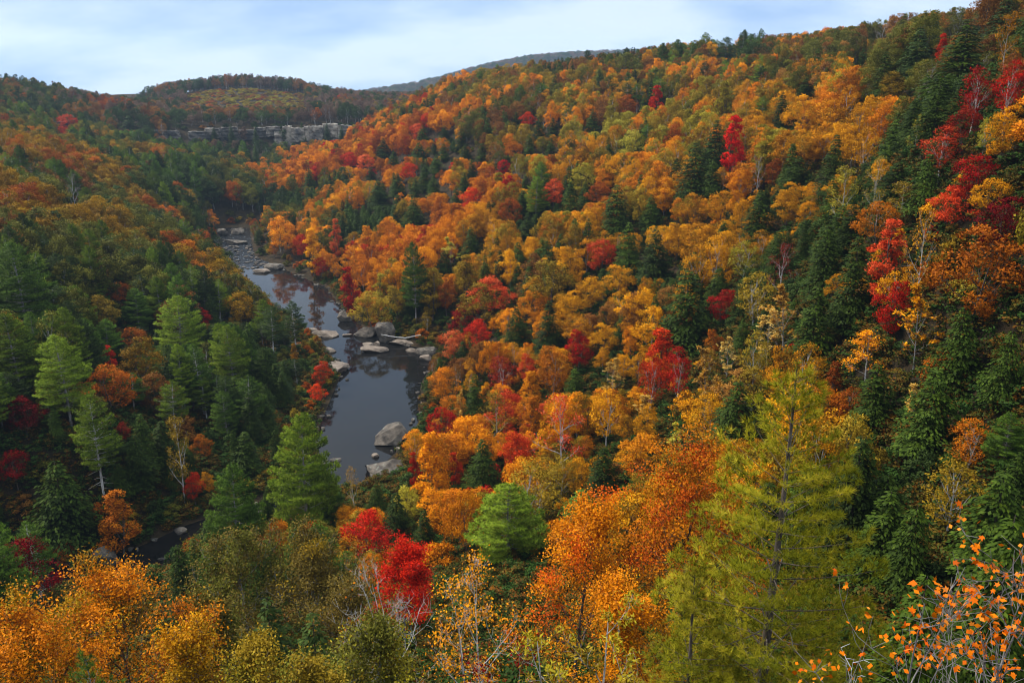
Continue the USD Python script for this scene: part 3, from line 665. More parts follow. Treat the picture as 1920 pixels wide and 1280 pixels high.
# ------------------------------------------------------------------ the trees the photograph shows one by one
# growth form, colour, photograph x, y of the top, width, height in view (pixels of the 1920 wide photograph), name used in other labels
H1, H2, H3 = 'hemlock1', 'hemlock2', 'hemlock3'
P1, P2, P3 = 'pine1', 'pine2', 'pine3'
R1, R2, R3, R4, R5, LO, CO, CN = 'round1', 'round2', 'round3', 'round4', 'round5', 'loose', 'column', 'cone'
S1, S2, BA, U1, U2 = 'sparse1', 'sparse2', 'bare', 'umbrella1', 'umbrella2'
LANDMARKS = [
    # upper right
    (H1, 'hemlock', 1817, 35, 110, 125, 'the huge dark hemlock under the upper skyline'), (H3, 'dgreen', 1727, 48, 66, 85), (CN, 'red', 1770, 65, 30, 55), (H2, 'hemlock', 1663, 95, 52, 105),
    (LO, 'red', 1838, 130, 78, 90, 'the spreading crimson-red maple at the right edge'), (LO, 'red', 1903, 118, 70, 100), (S2, 'gold', 1900, 20, 62, 100), (R2, 'crimson', 1815, 205, 68, 50), (LO, 'salmon', 1775, 240, 86, 75),
    (R2, 'red', 1838, 292, 86, 60), (R1, 'gold', 1893, 200, 70, 90), (LO, 'ygreen', 1852, 225, 36, 55), (H3, 'hemlock', 1746, 285, 66, 100), (H3, 'hemlock', 1685, 302, 76, 70),
    (S2, 'ygreen', 1585, 310, 76, 100, 'the thin yellow tree with a pale trunk'), (S2, 'olive', 1695, 340, 80, 60), (H3, 'hemlock', 1500, 290, 60, 65), (H1, 'hemlock', 1570, 252, 62, 100),
    (H1, 'hemlock', 1345, 225, 56, 82), (H1, 'hemlock', 1306, 268, 78, 108, 'the dark hemlock clump beside the bright red maple'), (H3, 'hemlock', 1338, 300, 52, 70),
    (CN, 'scarlet', 1380, 220, 60, 95, 'the bright red maple high on the right slope'), (R3, 'rust', 1455, 297, 40, 50), (BA, 'mauve', 1425, 290, 38, 70), (H1, 'hemlock', 1469, 172, 38, 70),
    (CN, 'ygreen', 1360, 155, 44, 65), (H2, 'hemlock', 1512, 145, 36, 45), (H2, 'hemlock', 1620, 90, 28, 38), (R1, 'gold', 1505, 180, 62, 70), (R2, 'gold', 1560, 187, 76, 60), (R3, 'olive', 1680, 135, 60, 65),
    (S2, 'ygreen', 1722, 215, 40, 66), (LO, 'gold', 1628, 243, 60, 70), (R1, 'gold', 1358, 358, 54, 60), (R1, 'gold', 1300, 365, 56, 60), (R3, 'gold', 1478, 358, 50, 60), (R2, 'gold', 1519, 378, 40, 46),
    (H1, 'hemlock', 1428, 362, 76, 92, 'the broad hemlock in the middle of the right slope'), (R2, 'orange', 1655, 380, 86, 66), (R2, 'salmon', 1790, 350, 86, 60), (R1, 'crimson', 1890, 370, 92, 90, 'the crimson maple cut by the right edge'), (R2, 'gold', 1865, 336, 70, 56),
    # right, middle
    (CO, 'salmon', 1672, 415, 68, 130, 'the tall pink-red maple'), (R3, 'red', 1680, 528, 66, 100), (R1, 'rust', 1845, 432, 160, 155, 'the great orange-red maple near the right edge'), (S1, 'gold', 1742, 398, 86, 150),
    (H1, 'hemlock', 1555, 415, 76, 130), (H2, 'hemlock', 1612, 440, 80, 160), (H2, 'hemlock', 1292, 505, 100, 145, 'the dark hemlock pair beside the golden slope'), (H3, 'hemlock', 1350, 498, 50, 62),
    (H2, 'hemlock', 1535, 535, 86, 150), (U1, 'pale', 1480, 545, 90, 110, 'the sprawling big-leaved pale yellow tree'), (U2, 'pale', 1328, 645, 56, 110), (U1, 'pale', 1368, 640, 56, 62), (U1, 'pale', 1445, 590, 80, 80), (LO, 'olive', 1420, 625, 62, 95),
    (R3, 'red', 1357, 543, 54, 58, 'the small red maple between two hemlocks'), (R3, 'rust', 1340, 618, 32, 46), (LO, 'olive', 1420, 515, 90, 85), (LO, 'ygreen', 1400, 455, 70, 60), (S1, 'crimson', 1470, 460, 76, 86), (U1, 'gold', 1735, 545, 100, 120),
    (S2, 'orange', 1635, 620, 95, 62), (H2, 'hemlock', 1648, 680, 92, 135), (H1, 'hemlock', 1758, 692, 116, 155, 'the rounded hemlock in the dark hollow'), (U2, 'pale', 1718, 712, 42, 82), (LO, 'rust', 1830, 790, 92, 82, 'the low red-orange maple in the dark hollow'),
    (P3, 'bluepine', 1897, 775, 80, 100), (H3, 'hemlock', 1900, 615, 80, 130), (H1, 'hemlock', 1810, 575, 100, 150), (H1, 'hemlock', 1385, 715, 112, 150, 'the hemlock behind the big yellow-green pine'), (CN, 'rust', 1568, 680, 46, 70),
    # centre
    (P1, 'bluepine', 775, 455, 58, 140, 'the tall pine on the far bank'), (CO, 'olive', 808, 505, 46, 76), (CO, 'olive', 876, 480, 42, 90), (R3, 'rust', 836, 520, 34, 60), (CO, 'red', 652, 503, 36, 80, 'the red column tree above the river bend'), (R2, 'olive', 695, 548, 72, 62),
    (CO, 'ygreen', 712, 515, 30, 52), (R2, 'crimson', 868, 570, 64, 55), (H3, 'hemlock', 875, 583, 40, 42), (H1, 'hemlock', 968, 577, 52, 70), (H2, 'hemlock', 1030, 562, 54, 95, 'the pointed hemlock on the golden slope'),
    (R3, 'red', 1085, 622, 50, 70, 'the red maple low on the golden slope'), (H3, 'hemlock', 868, 637, 30, 38), (H3, 'hemlock', 1078, 688, 44, 55), (H2, 'hemlock', 890, 700, 42, 82), (H1, 'hemlock', 905, 822, 72, 105, 'the hemlock above the foreground trees'),
    (LO, 'crimson', 940, 672, 72, 55), (R3, 'salmon', 990, 665, 36, 60), (CN, 'orange', 995, 698, 50, 62), (CN, 'red', 1242, 620, 84, 100, 'the tall scarlet maple with bare stems'), (LO, 'red', 1275, 655, 60, 90), (LO, 'red', 1225, 665, 60, 95), (U1, 'pale', 1150, 680, 66, 60), (U2, 'pale', 862, 730, 26, 60),
    (R3, 'gold', 1213, 762, 50, 66), (U2, 'pale', 1210, 735, 44, 50), (CN, 'orange', 1000, 745, 56, 75), (S1, 'salmon', 1055, 745, 126, 130, 'the half bare tree with orange leaves'), (R2, 'red', 828, 765, 56, 60), (H2, 'hemlock', 1180, 415, 52, 85), (H1, 'hemlock', 1232, 430, 66, 95, 'the broad dark hemlock among golden trees'),
    (R2, 'salmon', 1130, 450, 56, 55), (R1, 'olive', 1035, 492, 92, 60), (R2, 'salmon', 920, 520, 76, 66), (R2, 'salmon', 850, 620, 54, 50), (R2, 'red', 897, 600, 56, 46), (H1, 'hemlock', 883, 425, 40, 55), (H1, 'hemlock', 832, 470, 34, 45), (U1, 'ygreen', 845, 448, 46, 46),
    (S2, 'olive', 935, 730, 70, 95), (CN, 'orange', 808, 815, 76, 120, 'the orange tree on the near bank'), (CO, 'red', 775, 850, 26, 70), (CO, 'red', 852, 850, 30, 60), (U1, 'ygreen', 1275, 795, 60, 62), (R3, 'orange', 1200, 812, 76, 88), (H1, 'hemlock', 1132, 840, 72, 95, 'the small pointed hemlock above the orange oak'),
    (R1, 'gold', 1070, 545, 60, 50), (R1, 'gold', 1160, 500, 64, 56), (R2, 'orange', 1000, 545, 62, 46), (R2, 'gold', 1110, 520, 60, 52), (R1, 'olive', 905, 535, 80, 48), (R3, 'orange', 1185, 610, 40, 60), (R1, 'gold', 1130, 610, 56, 55), (R2, 'orange', 830, 690, 60, 60), (R1, 'orange', 850, 740, 50, 50),
    # upper centre
    (H1, 'hemlock', 775, 370, 50, 55), (H1, 'hemlock', 792, 235, 28, 28), (H1, 'hemlock', 833, 235, 25, 25), (H2, 'hemlock', 865, 240, 26, 35), (H1, 'hemlock', 832, 268, 24, 28), (H1, 'hemlock', 873, 270, 24, 28), (H2, 'hemlock', 903, 268, 28, 36), (H2, 'hemlock', 885, 298, 24, 36), (H2, 'hemlock', 870, 322, 22, 36), (H2, 'hemlock', 855, 348, 22, 36),
    (H1, 'hemlock', 718, 260, 33, 38), (H3, 'hemlock', 785, 266, 35, 30), (H1, 'hemlock', 818, 290, 30, 30), (H1, 'hemlock', 738, 283, 26, 28), (H2, 'hemlock', 797, 310, 32, 40), (H1, 'hemlock', 695, 313, 26, 28), (H1, 'hemlock', 708, 337, 42, 48, 'the clustered dark hemlocks over the river bend'), (H2, 'hemlock', 745, 325, 30, 40), (H1, 'hemlock', 778, 335, 28, 38), (H1, 'hemlock', 813, 328, 30, 35),
    (H2, 'hemlock', 985, 326, 20, 30), (H1, 'hemlock', 1037, 222, 27, 32), (H2, 'hemlock', 1010, 218, 24, 40), (H2, 'hemlock', 993, 250, 26, 42), (H1, 'hemlock', 1033, 258, 24, 34), (H1, 'hemlock', 1112, 205, 33, 45), (H2, 'hemlock', 1158, 345, 64, 95, 'the tall hemlock group near the centre of the slope'), (H1, 'hemlock', 1070, 340, 38, 60), (H1, 'hemlock', 1098, 342, 28, 40), (H1, 'hemlock', 1222, 365, 46, 62), (H1, 'hemlock', 990, 398, 38, 50),
    (P1, 'pine', 1005, 335, 50, 70), (R3, 'salmon', 1037, 337, 46, 45, 'the coral red maple beside a pine'), (R2, 'red', 883, 352, 50, 30, 'the flat red maple on the upper slope'), (R2, 'rust', 957, 372, 42, 45), (R2, 'rust', 1125, 342, 46, 32), (R2, 'red', 766, 306, 34, 28), (R2, 'red', 655, 286, 34, 30), (R2, 'salmon', 685, 290, 32, 28), (CN, 'red', 1232, 162, 36, 42, 'the red maple under the long ridge'), (R2, 'rust', 1178, 178, 44, 36),
    (R2, 'red', 990, 210, 30, 24), (R2, 'rust', 964, 267, 34, 26), (R2, 'red', 945, 300, 26, 28), (R2, 'salmon', 783, 232, 30, 28), (R3, 'ygreen', 1095, 305, 52, 55), (R2, 'ygreen', 1185, 245, 62, 46), (P2, 'dgreen', 1013, 110, 22, 24), (P2, 'dgreen', 820, 138, 26, 22), (P2, 'dgreen', 1080, 98, 22, 28), (P2, 'dgreen', 1125, 94, 22, 28), (P2, 'dgreen', 1285, 84, 18, 24), (P1, 'dgreen', 1362, 70, 40, 44), (R1, 'dgreen', 1535, 56, 46, 34), (R1, 'olive', 1490, 58, 40, 32), (BA, 'mauve', 1655, 46, 46, 30), (R5, 'dolive', 1800, 14, 62, 56), (H1, 'dgreen', 1890, -8, 74, 90), (R4, 'olive', 1745, 30, 50, 44), (R5, 'brown', 1850, 2, 50, 50), (R2, 'dgreen', 1420, 72, 54, 34), (R4, 'brown', 1460, 66, 36, 34), (R1, 'dolive', 1180, 100, 50, 34), (P1, 'dgreen', 965, 122, 24, 30), (P1, 'dgreen', 905, 134, 22, 26),
    # far left
    (H2, 'dgreen', 432, 231, 15, 34), (H2, 'dgreen', 565, 229, 13, 36), (H2, 'dgreen', 612, 231, 17, 34), (H2, 'dgreen', 478, 236, 12, 28), (H1, 'dgreen', 400, 238, 14, 24), (R3, 'mauve', 455, 238, 16, 24), (R3, 'dgreen', 530, 240, 16, 22), (H2, 'dgreen', 640, 236, 14, 28),
    (H1, 'hemlock', 578, 312, 30, 40, 'the hemlock at the foot of the far spur'), (H2, 'hemlock', 478, 275, 13, 32), (R2, 'red', 113, 237, 19, 17), (BA, 'mauve', 130, 325, 36, 65), (H3, 'dgreen', 240, 215, 34, 30), (R2, 'salmon', 125, 215, 36, 20),
    # left bank and slope
    (P1, 'pine', 327, 555, 96, 125, 'the layered pine on the left slope'), (P1, 'pine', 428, 612, 78, 130, 'the pine beside the left bank'), (P1, 'bluepine', 20, 455, 130, 180, 'the large pine cut by the left edge'), (P3, 'pine', 10, 590, 110, 150), (P1, 'pine', 105, 628, 112, 165), (P2, 'pine', 165, 740, 92, 190, 'the pine with a bare lower trunk'),
    (P2, 'pine', 315, 716, 66, 100), (S2, 'olive', 325, 780, 66, 140, 'the dying pine with a pale trunk'), (P1, 'bluepine', 418, 735, 58, 95), (P3, 'bluepine', 250, 542, 60, 75), (P2, 'dgreen', 505, 572, 50, 90, 'the open pines against the water'), (P2, 'dgreen', 548, 566, 52, 92), (CN, 'scarlet', 198, 650, 46, 44, 'the bright red treetop among the pines'),
    (R2, 'rust', 200, 685, 82, 80), (R3, 'ochre', 255, 632, 76, 95), (R2, 'rust', 245, 615, 52, 36), (R3, 'red', 378, 577, 30, 34), (R3, 'olive', 190, 555, 52, 60), (R2, 'rust', 218, 530, 44, 38), (R2, 'ochre', 448, 548, 58, 62), (R3, 'red', 602, 677, 36, 46, 'the red maple leaning over the left bank'), (R2, 'scarlet', 593, 720, 32, 34),
    (CN, 'gold', 550, 645, 22, 32), (P3, 'pine', 560, 775, 136, 235, 'the tall bright green pine before the pool'), (R2, 'crimson', 20, 845, 54, 55), (R2, 'crimson', 228, 792, 30, 32), (R2, 'rust', 376, 815, 36, 40), (CO, 'gold', 583, 430, 34, 74, 'the golden column tree by the rapids'), (CO, 'salmon', 627, 412, 24, 70), (R2, 'red', 600, 482, 28, 34), (R3, 'orange', 525, 405, 56, 60),
    (H3, 'hemlock', 100, 858, 126, 165, 'the broad dark hemlock above the lower river'), (CN, 'rust', 213, 924, 86, 100, 'the orange-red tree beside the lower river'), (R2, 'rust', 122, 1015, 46, 46), (P3, 'bluepine', 430, 870, 112, 200, 'the leaning green pine left of the tall pine'), (R3, 'red', 360, 885, 36, 52), (R3, 'gold', 388, 886, 28, 40),
    # lower middle
    (R2, 'red', 690, 962, 100, 72, 'the red-orange crown over the scarlet maple'), (R2, 'gold', 660, 1004, 62, 44), (H1, 'hemlock', 742, 922, 64, 92, 'the small hemlock in front of yellow leaves'), (R3, 'ygreen', 760, 918, 56, 60), (H2, 'hemlock', 795, 955, 46, 80), (P3, 'pine', 955, 905, 156, 150, 'the round green pine in front of the golden slope'), (LO, 'olive', 995, 878, 120, 70), (H3, 'bluepine', 1090, 915, 80, 72),
    (S1, 'ochre', 660, 880, 46, 80), (H3, 'hemlock', 705, 905, 44, 60), (LO, 'olive', 1795, 872, 140, 110), (H1, 'hemlock', 1885, 885, 150, 200, 'the dark hemlock behind the orange maple leaves'),
]
NEAR = []          # trees with leaf-by-leaf crowns: see below
RNG = np.random.default_rng(7)


def solve(px, py, hpx, tmin=30.0):
    """The distance at which a tree of that height in pixels, its top under that pixel, stands on the ground."""
    r = ray(px, py)
    t = np.arange(tmin, 1150, 0.5)
    P = r[None] * t[:, None] + [0, 0, CAM_H]
    f = P[:, 2] - ground(P[:, 0], P[:, 1]) - hpx * t / FPX
    k = np.nonzero((f[:-1] > 0) & (f[1:] <= 0))[0]
    return (t[k[0]], P[k[0]]) if len(k) else None


TREES = []     # dict: shape colour x y z h w rz px py(top) pw ph depth land
for row in LANDMARKS:
    shape, colour, px, py, pw, ph = row[:6]
    con = shape[:4] in ('heml', 'pine')
    if shape[:4] == 'heml':
        pw, ph = pw * 1.22, ph * 1.06
    hp = ph * (1.12 if con else 1.3)
    if not con:
        hp = max(hp, pw * 1.15)
    s = solve(px, py, hp)
    if s is None:
        continue
    t, p = s
    z = float(ground(p[0], p[1]))
    TREES.append(dict(shape=shape, colour=colour, x=p[0], y=p[1], z=z, h=p[2] - z, w=pw * t / FPX, rz=RNG.uniform(0, 360), px=px, py=py, pw=pw, ph=ph, dep=t, land=row[6] if len(row) > 6 else '*'))

# ------------------------------------------------------------------ the rest of the forest: what grows where
ZONES = [
    (1100, 480, dict(gold=.38, orange=.18, rust=.05, olive=.16, ygreen=.06, H=.16, red=.01)), (900, 480, dict(orange=.36, gold=.28, H=.16, red=.02, olive=.18)), (800, 300, dict(orange=.34, gold=.14, H=.38, red=.03, rust=.06, olive=.05)), (690, 340, dict(orange=.30, H=.50, red=.03, gold=.10, olive=.07)),
    (720, 250, dict(orange=.28, rust=.25, H=.2, red=.07, olive=.2)), (900, 180, dict(olive=.28, brown=.16, orange=.10, H=.18, P=.06, dolive=.22)), (1100, 190, dict(olive=.28, brown=.12, ygreen=.16, H=.2, orange=.08, rust=.04, dolive=.12)), (1150, 290, dict(ygreen=.36, gold=.20, orange=.14, H=.13, olive=.17)),
    (1350, 180, dict(ygreen=.28, gold=.18, orange=.16, olive=.26, H=.12)), (1300, 120, dict(brown=.18, dolive=.35, orange=.16, H=.14, P=.17)), (1550, 90, dict(brown=.2, dolive=.36, orange=.22, olive=.14, H=.08)), (1750, 50, dict(dolive=.3, H=.4, brown=.2, olive=.1)),
    (1550, 220, dict(gold=.5, orange=.2, ygreen=.1, olive=.1, H=.1)), (1850, 280, dict(gold=.3, red=.15, ygreen=.15, H=.3, orange=.1)), (1250, 380, dict(gold=.36, orange=.24, H=.26, rust=.04, olive=.1)), (1450, 420, dict(gold=.38, H=.35, olive=.15, orange=.12)), (1750, 450, dict(H=.30, gold=.30, rust=.2, olive=.1, S=.1)), (1550, 650, dict(H=.56, gold=.18, olive=.16, rust=.06, S=.04)),
    (1850, 700, dict(H=.85, brown=.1, olive=.05)), (1200, 600, dict(gold=.42, orange=.2, brown=.12, H=.16, olive=.1)), (950, 640, dict(orange=.4, gold=.25, salmon=.08, brown=.17, H=.1)), (900, 800, dict(orange=.3, brown=.3, gold=.25, red=.05, S=.1)), (1050, 850, dict(brown=.4, gold=.2, S=.3, olive=.1)), (1300, 850, dict(H=.45, gold=.25, S=.1, olive=.2)), (850, 930, dict(H=.45, P=.2, orange=.15, olive=.2)),
    (500, 720, dict(P=.25, H=.35, brown=.2, dolive=.2)), (300, 700, dict(P=.32, rust=.22, brown=.14, H=.10, dolive=.12, orange=.10)), (100, 850, dict(H=.32, P=.30, rust=.16, crimson=.06, dolive=.09, ochre=.07)), (350, 950, dict(H=.45, dolive=.3, rust=.15, brown=.1)), (200, 500, dict(ochre=.44, dolive=.22, rust=.10, P=.10, olive=.14)), (430, 560, dict(ochre=.36, rust=.22, P=.2, dolive=.22)),
    (80, 350, dict(ochre=.42, dolive=.26, brown=.14, P=.14, rust=.04)), (80, 460, dict(ochre=.48, dolive=.28, P=.12, rust=.12)), (300, 340, dict(dgreen=.32, P=.40, dolive=.22, ochre=.06)), (450, 360, dict(dgreen=.38, dolive=.2, orange=.12, H=.2, P=.1)), (200, 260, dict(dgreen=.34, dolive=.3, rust=.03, P=.25, olive=.08)), (480, 300, dict(dgreen=.38, dolive=.27, orange=.08, rust=.05, H=.22)),
    (200, 205, dict(rust=.04, mauve=.30, dgreen=.44, red=.02, brown=.20)), (50, 195, dict(dgreen=.5, dolive=.25, brown=.18, rust=.07)), (450, 215, dict(mauve=.44, dgreen=.42, brown=.12, rust=.02)), (330, 205, dict(mauve=.44, rust=.05, dgreen=.36, brown=.15)), (450, 150, dict(brown=.28, rust=.05, dgreen=.37, mauve=.3)), (680, 205, dict(mauve=.52, brown=.1, dgreen=.38)),
    (400, 420, dict(rust=.24, ochre=.32, dgreen=.2, dolive=.24)), (540, 400, dict(orange=.4, H=.3, dolive=.2, rust=.1)), (600, 470, dict(H=.35, orange=.35, red=.1, olive=.2)), (720, 560, dict(olive=.4, H=.3, orange=.3)),
]
ZC = np.array([z[:2] for z in ZONES], float)
# growth forms of a colour among the fill, and how a name goes with them
FORMS = {'H': (H1, H2, H3), 'P': (P1, P2, P3), 'S': (S1, S2, BA), 'gold': (R1, R2, R3, R4, R5, LO), 'orange': (R1, R2, R3, R4, R5), 'ygreen': (R3, CN, R4, LO), 'red': (R2, R3, CN), 'crimson': (R2, R3), 'salmon': (R2, R3, LO), 'rust': (R1, R2, R3, R4, R5)}
SEEN_WATER = Polygon([(622, 905), (606, 800), (640, 720), (655, 690), (625, 650), (590, 620), (560, 590), (500, 556), (462, 520), (435, 497), (424, 470), (415, 445), (462, 440), (470, 478), (525, 508), (600, 536), (632, 575), (645, 600), (690, 640), (790, 665), (785, 720), (768, 800), (745, 830), (755, 870), (690, 890)]).buffer(2)
SEEN_BAND = Polygon([(0, 1150), (130, 1090), (240, 1040), (340, 992), (340, 1012), (250, 1062), (120, 1112), (0, 1200)])
SEEN_CLIFF = Polygon([(290, 250), (370, 240), (650, 238), (650, 268), (520, 272), (400, 262), (300, 262)])
shapely.prepare(SEEN_WATER)

cand = []
for s, d0, d1 in ((4.6, 62, 330), (5.6, 330, 640), (7.0, 640, 1180)):
    gx, gy = np.meshgrid(np.arange(-400, 400, s), np.arange(0, 1180, s * 0.87))
    gx = gx + (np.arange(len(gx))[:, None] % 2) * s / 2
    q = np.stack([gx.ravel(), gy.ravel()], 1) + RNG.uniform(-0.38, 0.38, (gx.size, 2)) * s
    dd = np.hypot(q[:, 0], q[:, 1])
    cand.append(q[(dd >= d0) & (dd < d1) & (np.abs(np.arctan2(q[:, 0], q[:, 1])) < math.radians(38))])
cand = np.vstack(cand)
cz = ground(cand[:, 0], cand[:, 1])
rd = sample(RIVER_DIST, cand[:, 0], cand[:, 1])
dist = np.hypot(cand[:, 0], cand[:, 1])
keep = rd > 2.5
cand, cz, rd, dist = cand[keep], cz[keep], rd[keep], dist[keep]
n = len(cand)
lx, ly, _ = project(np.column_stack([cand, cz + 10]))
left = (lx < 480) & (ly > 280)
far_hill = dist > 650
W = np.exp(-((lx[:, None] - ZC[None, :, 0]) ** 2 + (ly[:, None] - ZC[None, :, 1]) ** 2) / (2 * 75.0 ** 2)) + 1e-12 / ((lx[:, None] - ZC[None, :, 0]) ** 2 + (ly[:, None] - ZC[None, :, 1]) ** 2 + 1)
W[:, [z[1] < 235 and z[0] < 700 for z in ZONES]] *= np.where(far_hill, 30.0, 0.05)[:, None]
keys = sorted({k for z in ZONES for k in z[2]})
MIX = np.array([[z[2].get(k, 0) for k in keys] for z in ZONES])
prob = (W / W.sum(1, keepdims=True)) @ MIX
prob /= prob.sum(1, keepdims=True)
# like grows beside like: the random draw drifts slowly over the ground
u = 0.36 * RNG.random(n) + 0.64 * np.clip((fbm(np.column_stack([cand / 30.0, np.zeros(n)]), 3, 5) - 0.5) * 2.6 + 0.5, 0, 1)
u = np.argsort(np.argsort(u)) / n
pick = (np.cumsum(prob, 1) < u[:, None] * 0.999999).sum(1)
fill = []
for i in range(n):
    k = keys[pick[i]]
    x, y, d = cand[i, 0], cand[i, 1], dist[i]
    r = RNG.random(4)
    form = FORMS.get(k, (R1, R2, R3, R4, R5, LO))[int(r[0] * 0.999 * len(FORMS.get(k, (R1, R2, R3, R4, R5, LO))))]
    if k == 'H':
        h, w, colour = 9 + 6.5 * r[1], 5.5 + 3.2 * r[2], 'hemlock'
    elif k == 'P':
        h, w, colour = 12 + 6 * r[1], 6.5 + 3.0 * r[2], ('pine', 'bluepine', 'dgreen')[int(r[3] * 2.99)]
    elif k == 'S':
        h, w, colour = 10 + 4 * r[1], 5.5 + 2.5 * r[2], ('ochre', 'salmon', 'olive')[int(r[3] * 2.99)]
    else:
        h, w, colour = 10 + 4.5 * r[1], 6.0 + 2.6 * r[2], k
        if 690 < d < 790 and 310 < lx[i] < 575:
            h *= 0.75
        if left[i]:
            w, h = w * 1.25, h * 1.1
    if rd[i] < 9 or (rd[i] < 16 and r[3] < 0.5):
        if r[0] < 0.72:
            form, h, w = 'shrub', 1.6 + 2.2 * r[1], 2.6 + 2.4 * r[2]
            colour = ('dolive', 'dgreen', 'brown', 'olive', 'rust')[int(r[3] * 4.99)]
        else:
            h *= 0.6; w *= 0.6
    clearing = 790 < d < 1012 and 345 < lx[i] < 575
    if clearing:
        if r[3] < 0.12:
            continue
        form, h, w = 'shrub', 1.4 + 1.2 * r[1], 5 + 3 * r[2]
        colour = ('ygreen', 'olive', 'ygreen', 'olive', 'rust', 'brown')[int(r[0] * 5.99)]
    if 330 < lx[i] < 690 and 664 < d < 698:
        if 676 < d < 685:
            continue
        form, h, w, colour = 'shrub', 2 + 2 * r[1], 4 + 2 * r[2], ('dgreen', 'mauve', 'brown')[int(r[0] * 2.99)]
    if d < 105 and ly[i] > 930:
        continue
    fill.append((form, colour, x, y, cz[i], h, w, r[2] * 360))
F = np.array([f[2:] for f in fill], float)
fs, fc = np.array([f[0] for f in fill], 'U12'), np.array([f[1] for f in fill], 'U12')
tx, ty, dep = project(np.column_stack([F[:, 0], F[:, 1], F[:, 2] + F[:, 3]]))
pw, ph = F[:, 4] * FPX / dep, F[:, 3] * FPX / dep * 0.95
# room for the trees picked out one by one, and no crowns over what is seen of the water and the cliff
ok = (tx > -140) & (tx < 2060)
limit = F[:, 3].copy()          # how tall a tree may grow here without standing in front of one of those
for t in TREES:
    cut = 0.72 if t['dep'] < 215 and (t['px'] < 480 or t['px'] > 1380) else 0.90
    r = np.hypot(F[:, 0] - t['x'], F[:, 1] - t['y'])
    ok &= r > 0.20 * (np.minimum(F[:, 4], 5) + t['w'])
    limit = np.where(r < 0.36 * (F[:, 4] + t['w']), np.minimum(limit, 0.35 * t['h']), limit)
    m = (dep < t['dep'] + 2) & (np.abs(tx - t['px']) < 0.5 * t['pw'] + 0.25 * pw) & (ty < t['py'] + cut * t['ph']) & (ty + ph > t['py'])
    if m.any():
        over = (t['py'] + cut * t['ph'] - ty[m]) * dep[m] / FPX / 0.95
        limit[m] = np.minimum(limit[m], F[m, 3] - over)
ok &= limit > 1.0
for i in np.nonzero(ok & (limit < F[:, 3] - 0.01))[0]:
    h0, F[i, 3] = F[i, 3], limit[i]
    F[i, 4] *= max((limit[i] / h0) ** 0.6, 0.35)
    if limit[i] < 4.5:
        fs[i] = 'shrub'
        if fc[i] in ('hemlock', 'pine', 'bluepine'):
            fc[i] = 'dgreen'
        F[i, 4] = max(F[i, 4], 1.15 * limit[i])
tx, ty, dep = project(np.column_stack([F[:, 0], F[:, 1], F[:, 2] + F[:, 3]]))
pw, ph = F[:, 4] * FPX / dep, F[:, 3] * FPX / dep * 0.95
for poly, k in ((SEEN_WATER, 0.30), (SEEN_BAND, 0.2), (SEEN_CLIFF, 0.9)):
    x0, y0, x1, y1 = poly.bounds
    for i in np.nonzero(ok & (tx + pw / 2 > x0) & (tx - pw / 2 < x1) & (ty < y1) & (ty + ph > y0))[0]:
        if poly is SEEN_CLIFF and dep[i] > 685:
            continue
        e = shapely.box(tx[i] - pw[i] * 0.42, ty[i] + 2, tx[i] + pw[i] * 0.42, ty[i] + ph[i] * 0.75)
        if e.intersection(poly).area > k * 0.25 * e.area:
            ok[i] = False
# hidden far behind a skyline
az = np.arctan2(F[:, 0], F[:, 1])
elev = np.arctan2(F[:, 2] + F[:, 3] - CAM_H, np.hypot(F[:, 0], F[:, 1]))
A, D = np.linspace(-0.72, 0.72, 361), np.arange(30, 1185, 5.0)
hor = np.array([np.maximum.accumulate(np.arctan2(ground(np.sin(a) * D, np.cos(a) * D) + 6 - CAM_H, D)) for a in A])
hz = hor[np.clip(((az + 0.72) / 0.004).round().astype(int), 0, 360), np.clip(((np.hypot(F[:, 0], F[:, 1]) - 25 - 30) / 5).astype(int), 0, len(D) - 1)]
ok &= elev > hz - math.radians(1.2)
for i in np.nonzero(ok)[0]:
    TREES.append(dict(shape=fs[i], colour=fc[i], x=F[i, 0], y=F[i, 1], z=F[i, 2], h=F[i, 3], w=F[i, 4], rz=F[i, 5], px=tx[i], py=ty[i], pw=pw[i], ph=ph[i], dep=dep[i], land=''))


# ------------------------------------------------------------------ which tree is seen how large (paint the crowns from far to near)
VW, VH, VS = 640, 427, 3.0
owner = np.full((VH, VW), -1, np.int32)
for i in sorted(range(len(TREES)), key=lambda i: -TREES[i]['dep']):
    t = TREES[i]
    x0, x1 = (t['px'] - t['pw'] / 2) / VS, (t['px'] + t['pw'] / 2) / VS
    y0, y1 = t['py'] / VS, (t['py'] + t['ph']) / VS
    a, b, c, d = max(int(x0), 0), min(int(x1) + 1, VW), max(int(y0), 0), min(int(y1) + 1, VH)
    if a >= b or c >= d:
        continue
    X, Y = np.meshgrid(np.arange(a, b) + 0.5, np.arange(c, d) + 0.5)
    if t['shape'][:4] in ('heml', 'pine'):
        m = np.abs(X - t['px'] / VS) < (x1 - x0) / 2 * np.clip(((Y - y0) / max(y1 - y0, 1e-3)) ** 0.8, 0, 1)
    else:
        m = ((X - t['px'] / VS) / max((x1 - x0) / 2, .5)) ** 2 + ((Y - (y0 + y1) / 2) / max((y1 - y0) / 2, .5)) ** 2 < 1
    owner[c:d, a:b][m] = i
seen = np.bincount(owner[owner >= 0].ravel(), minlength=len(TREES))

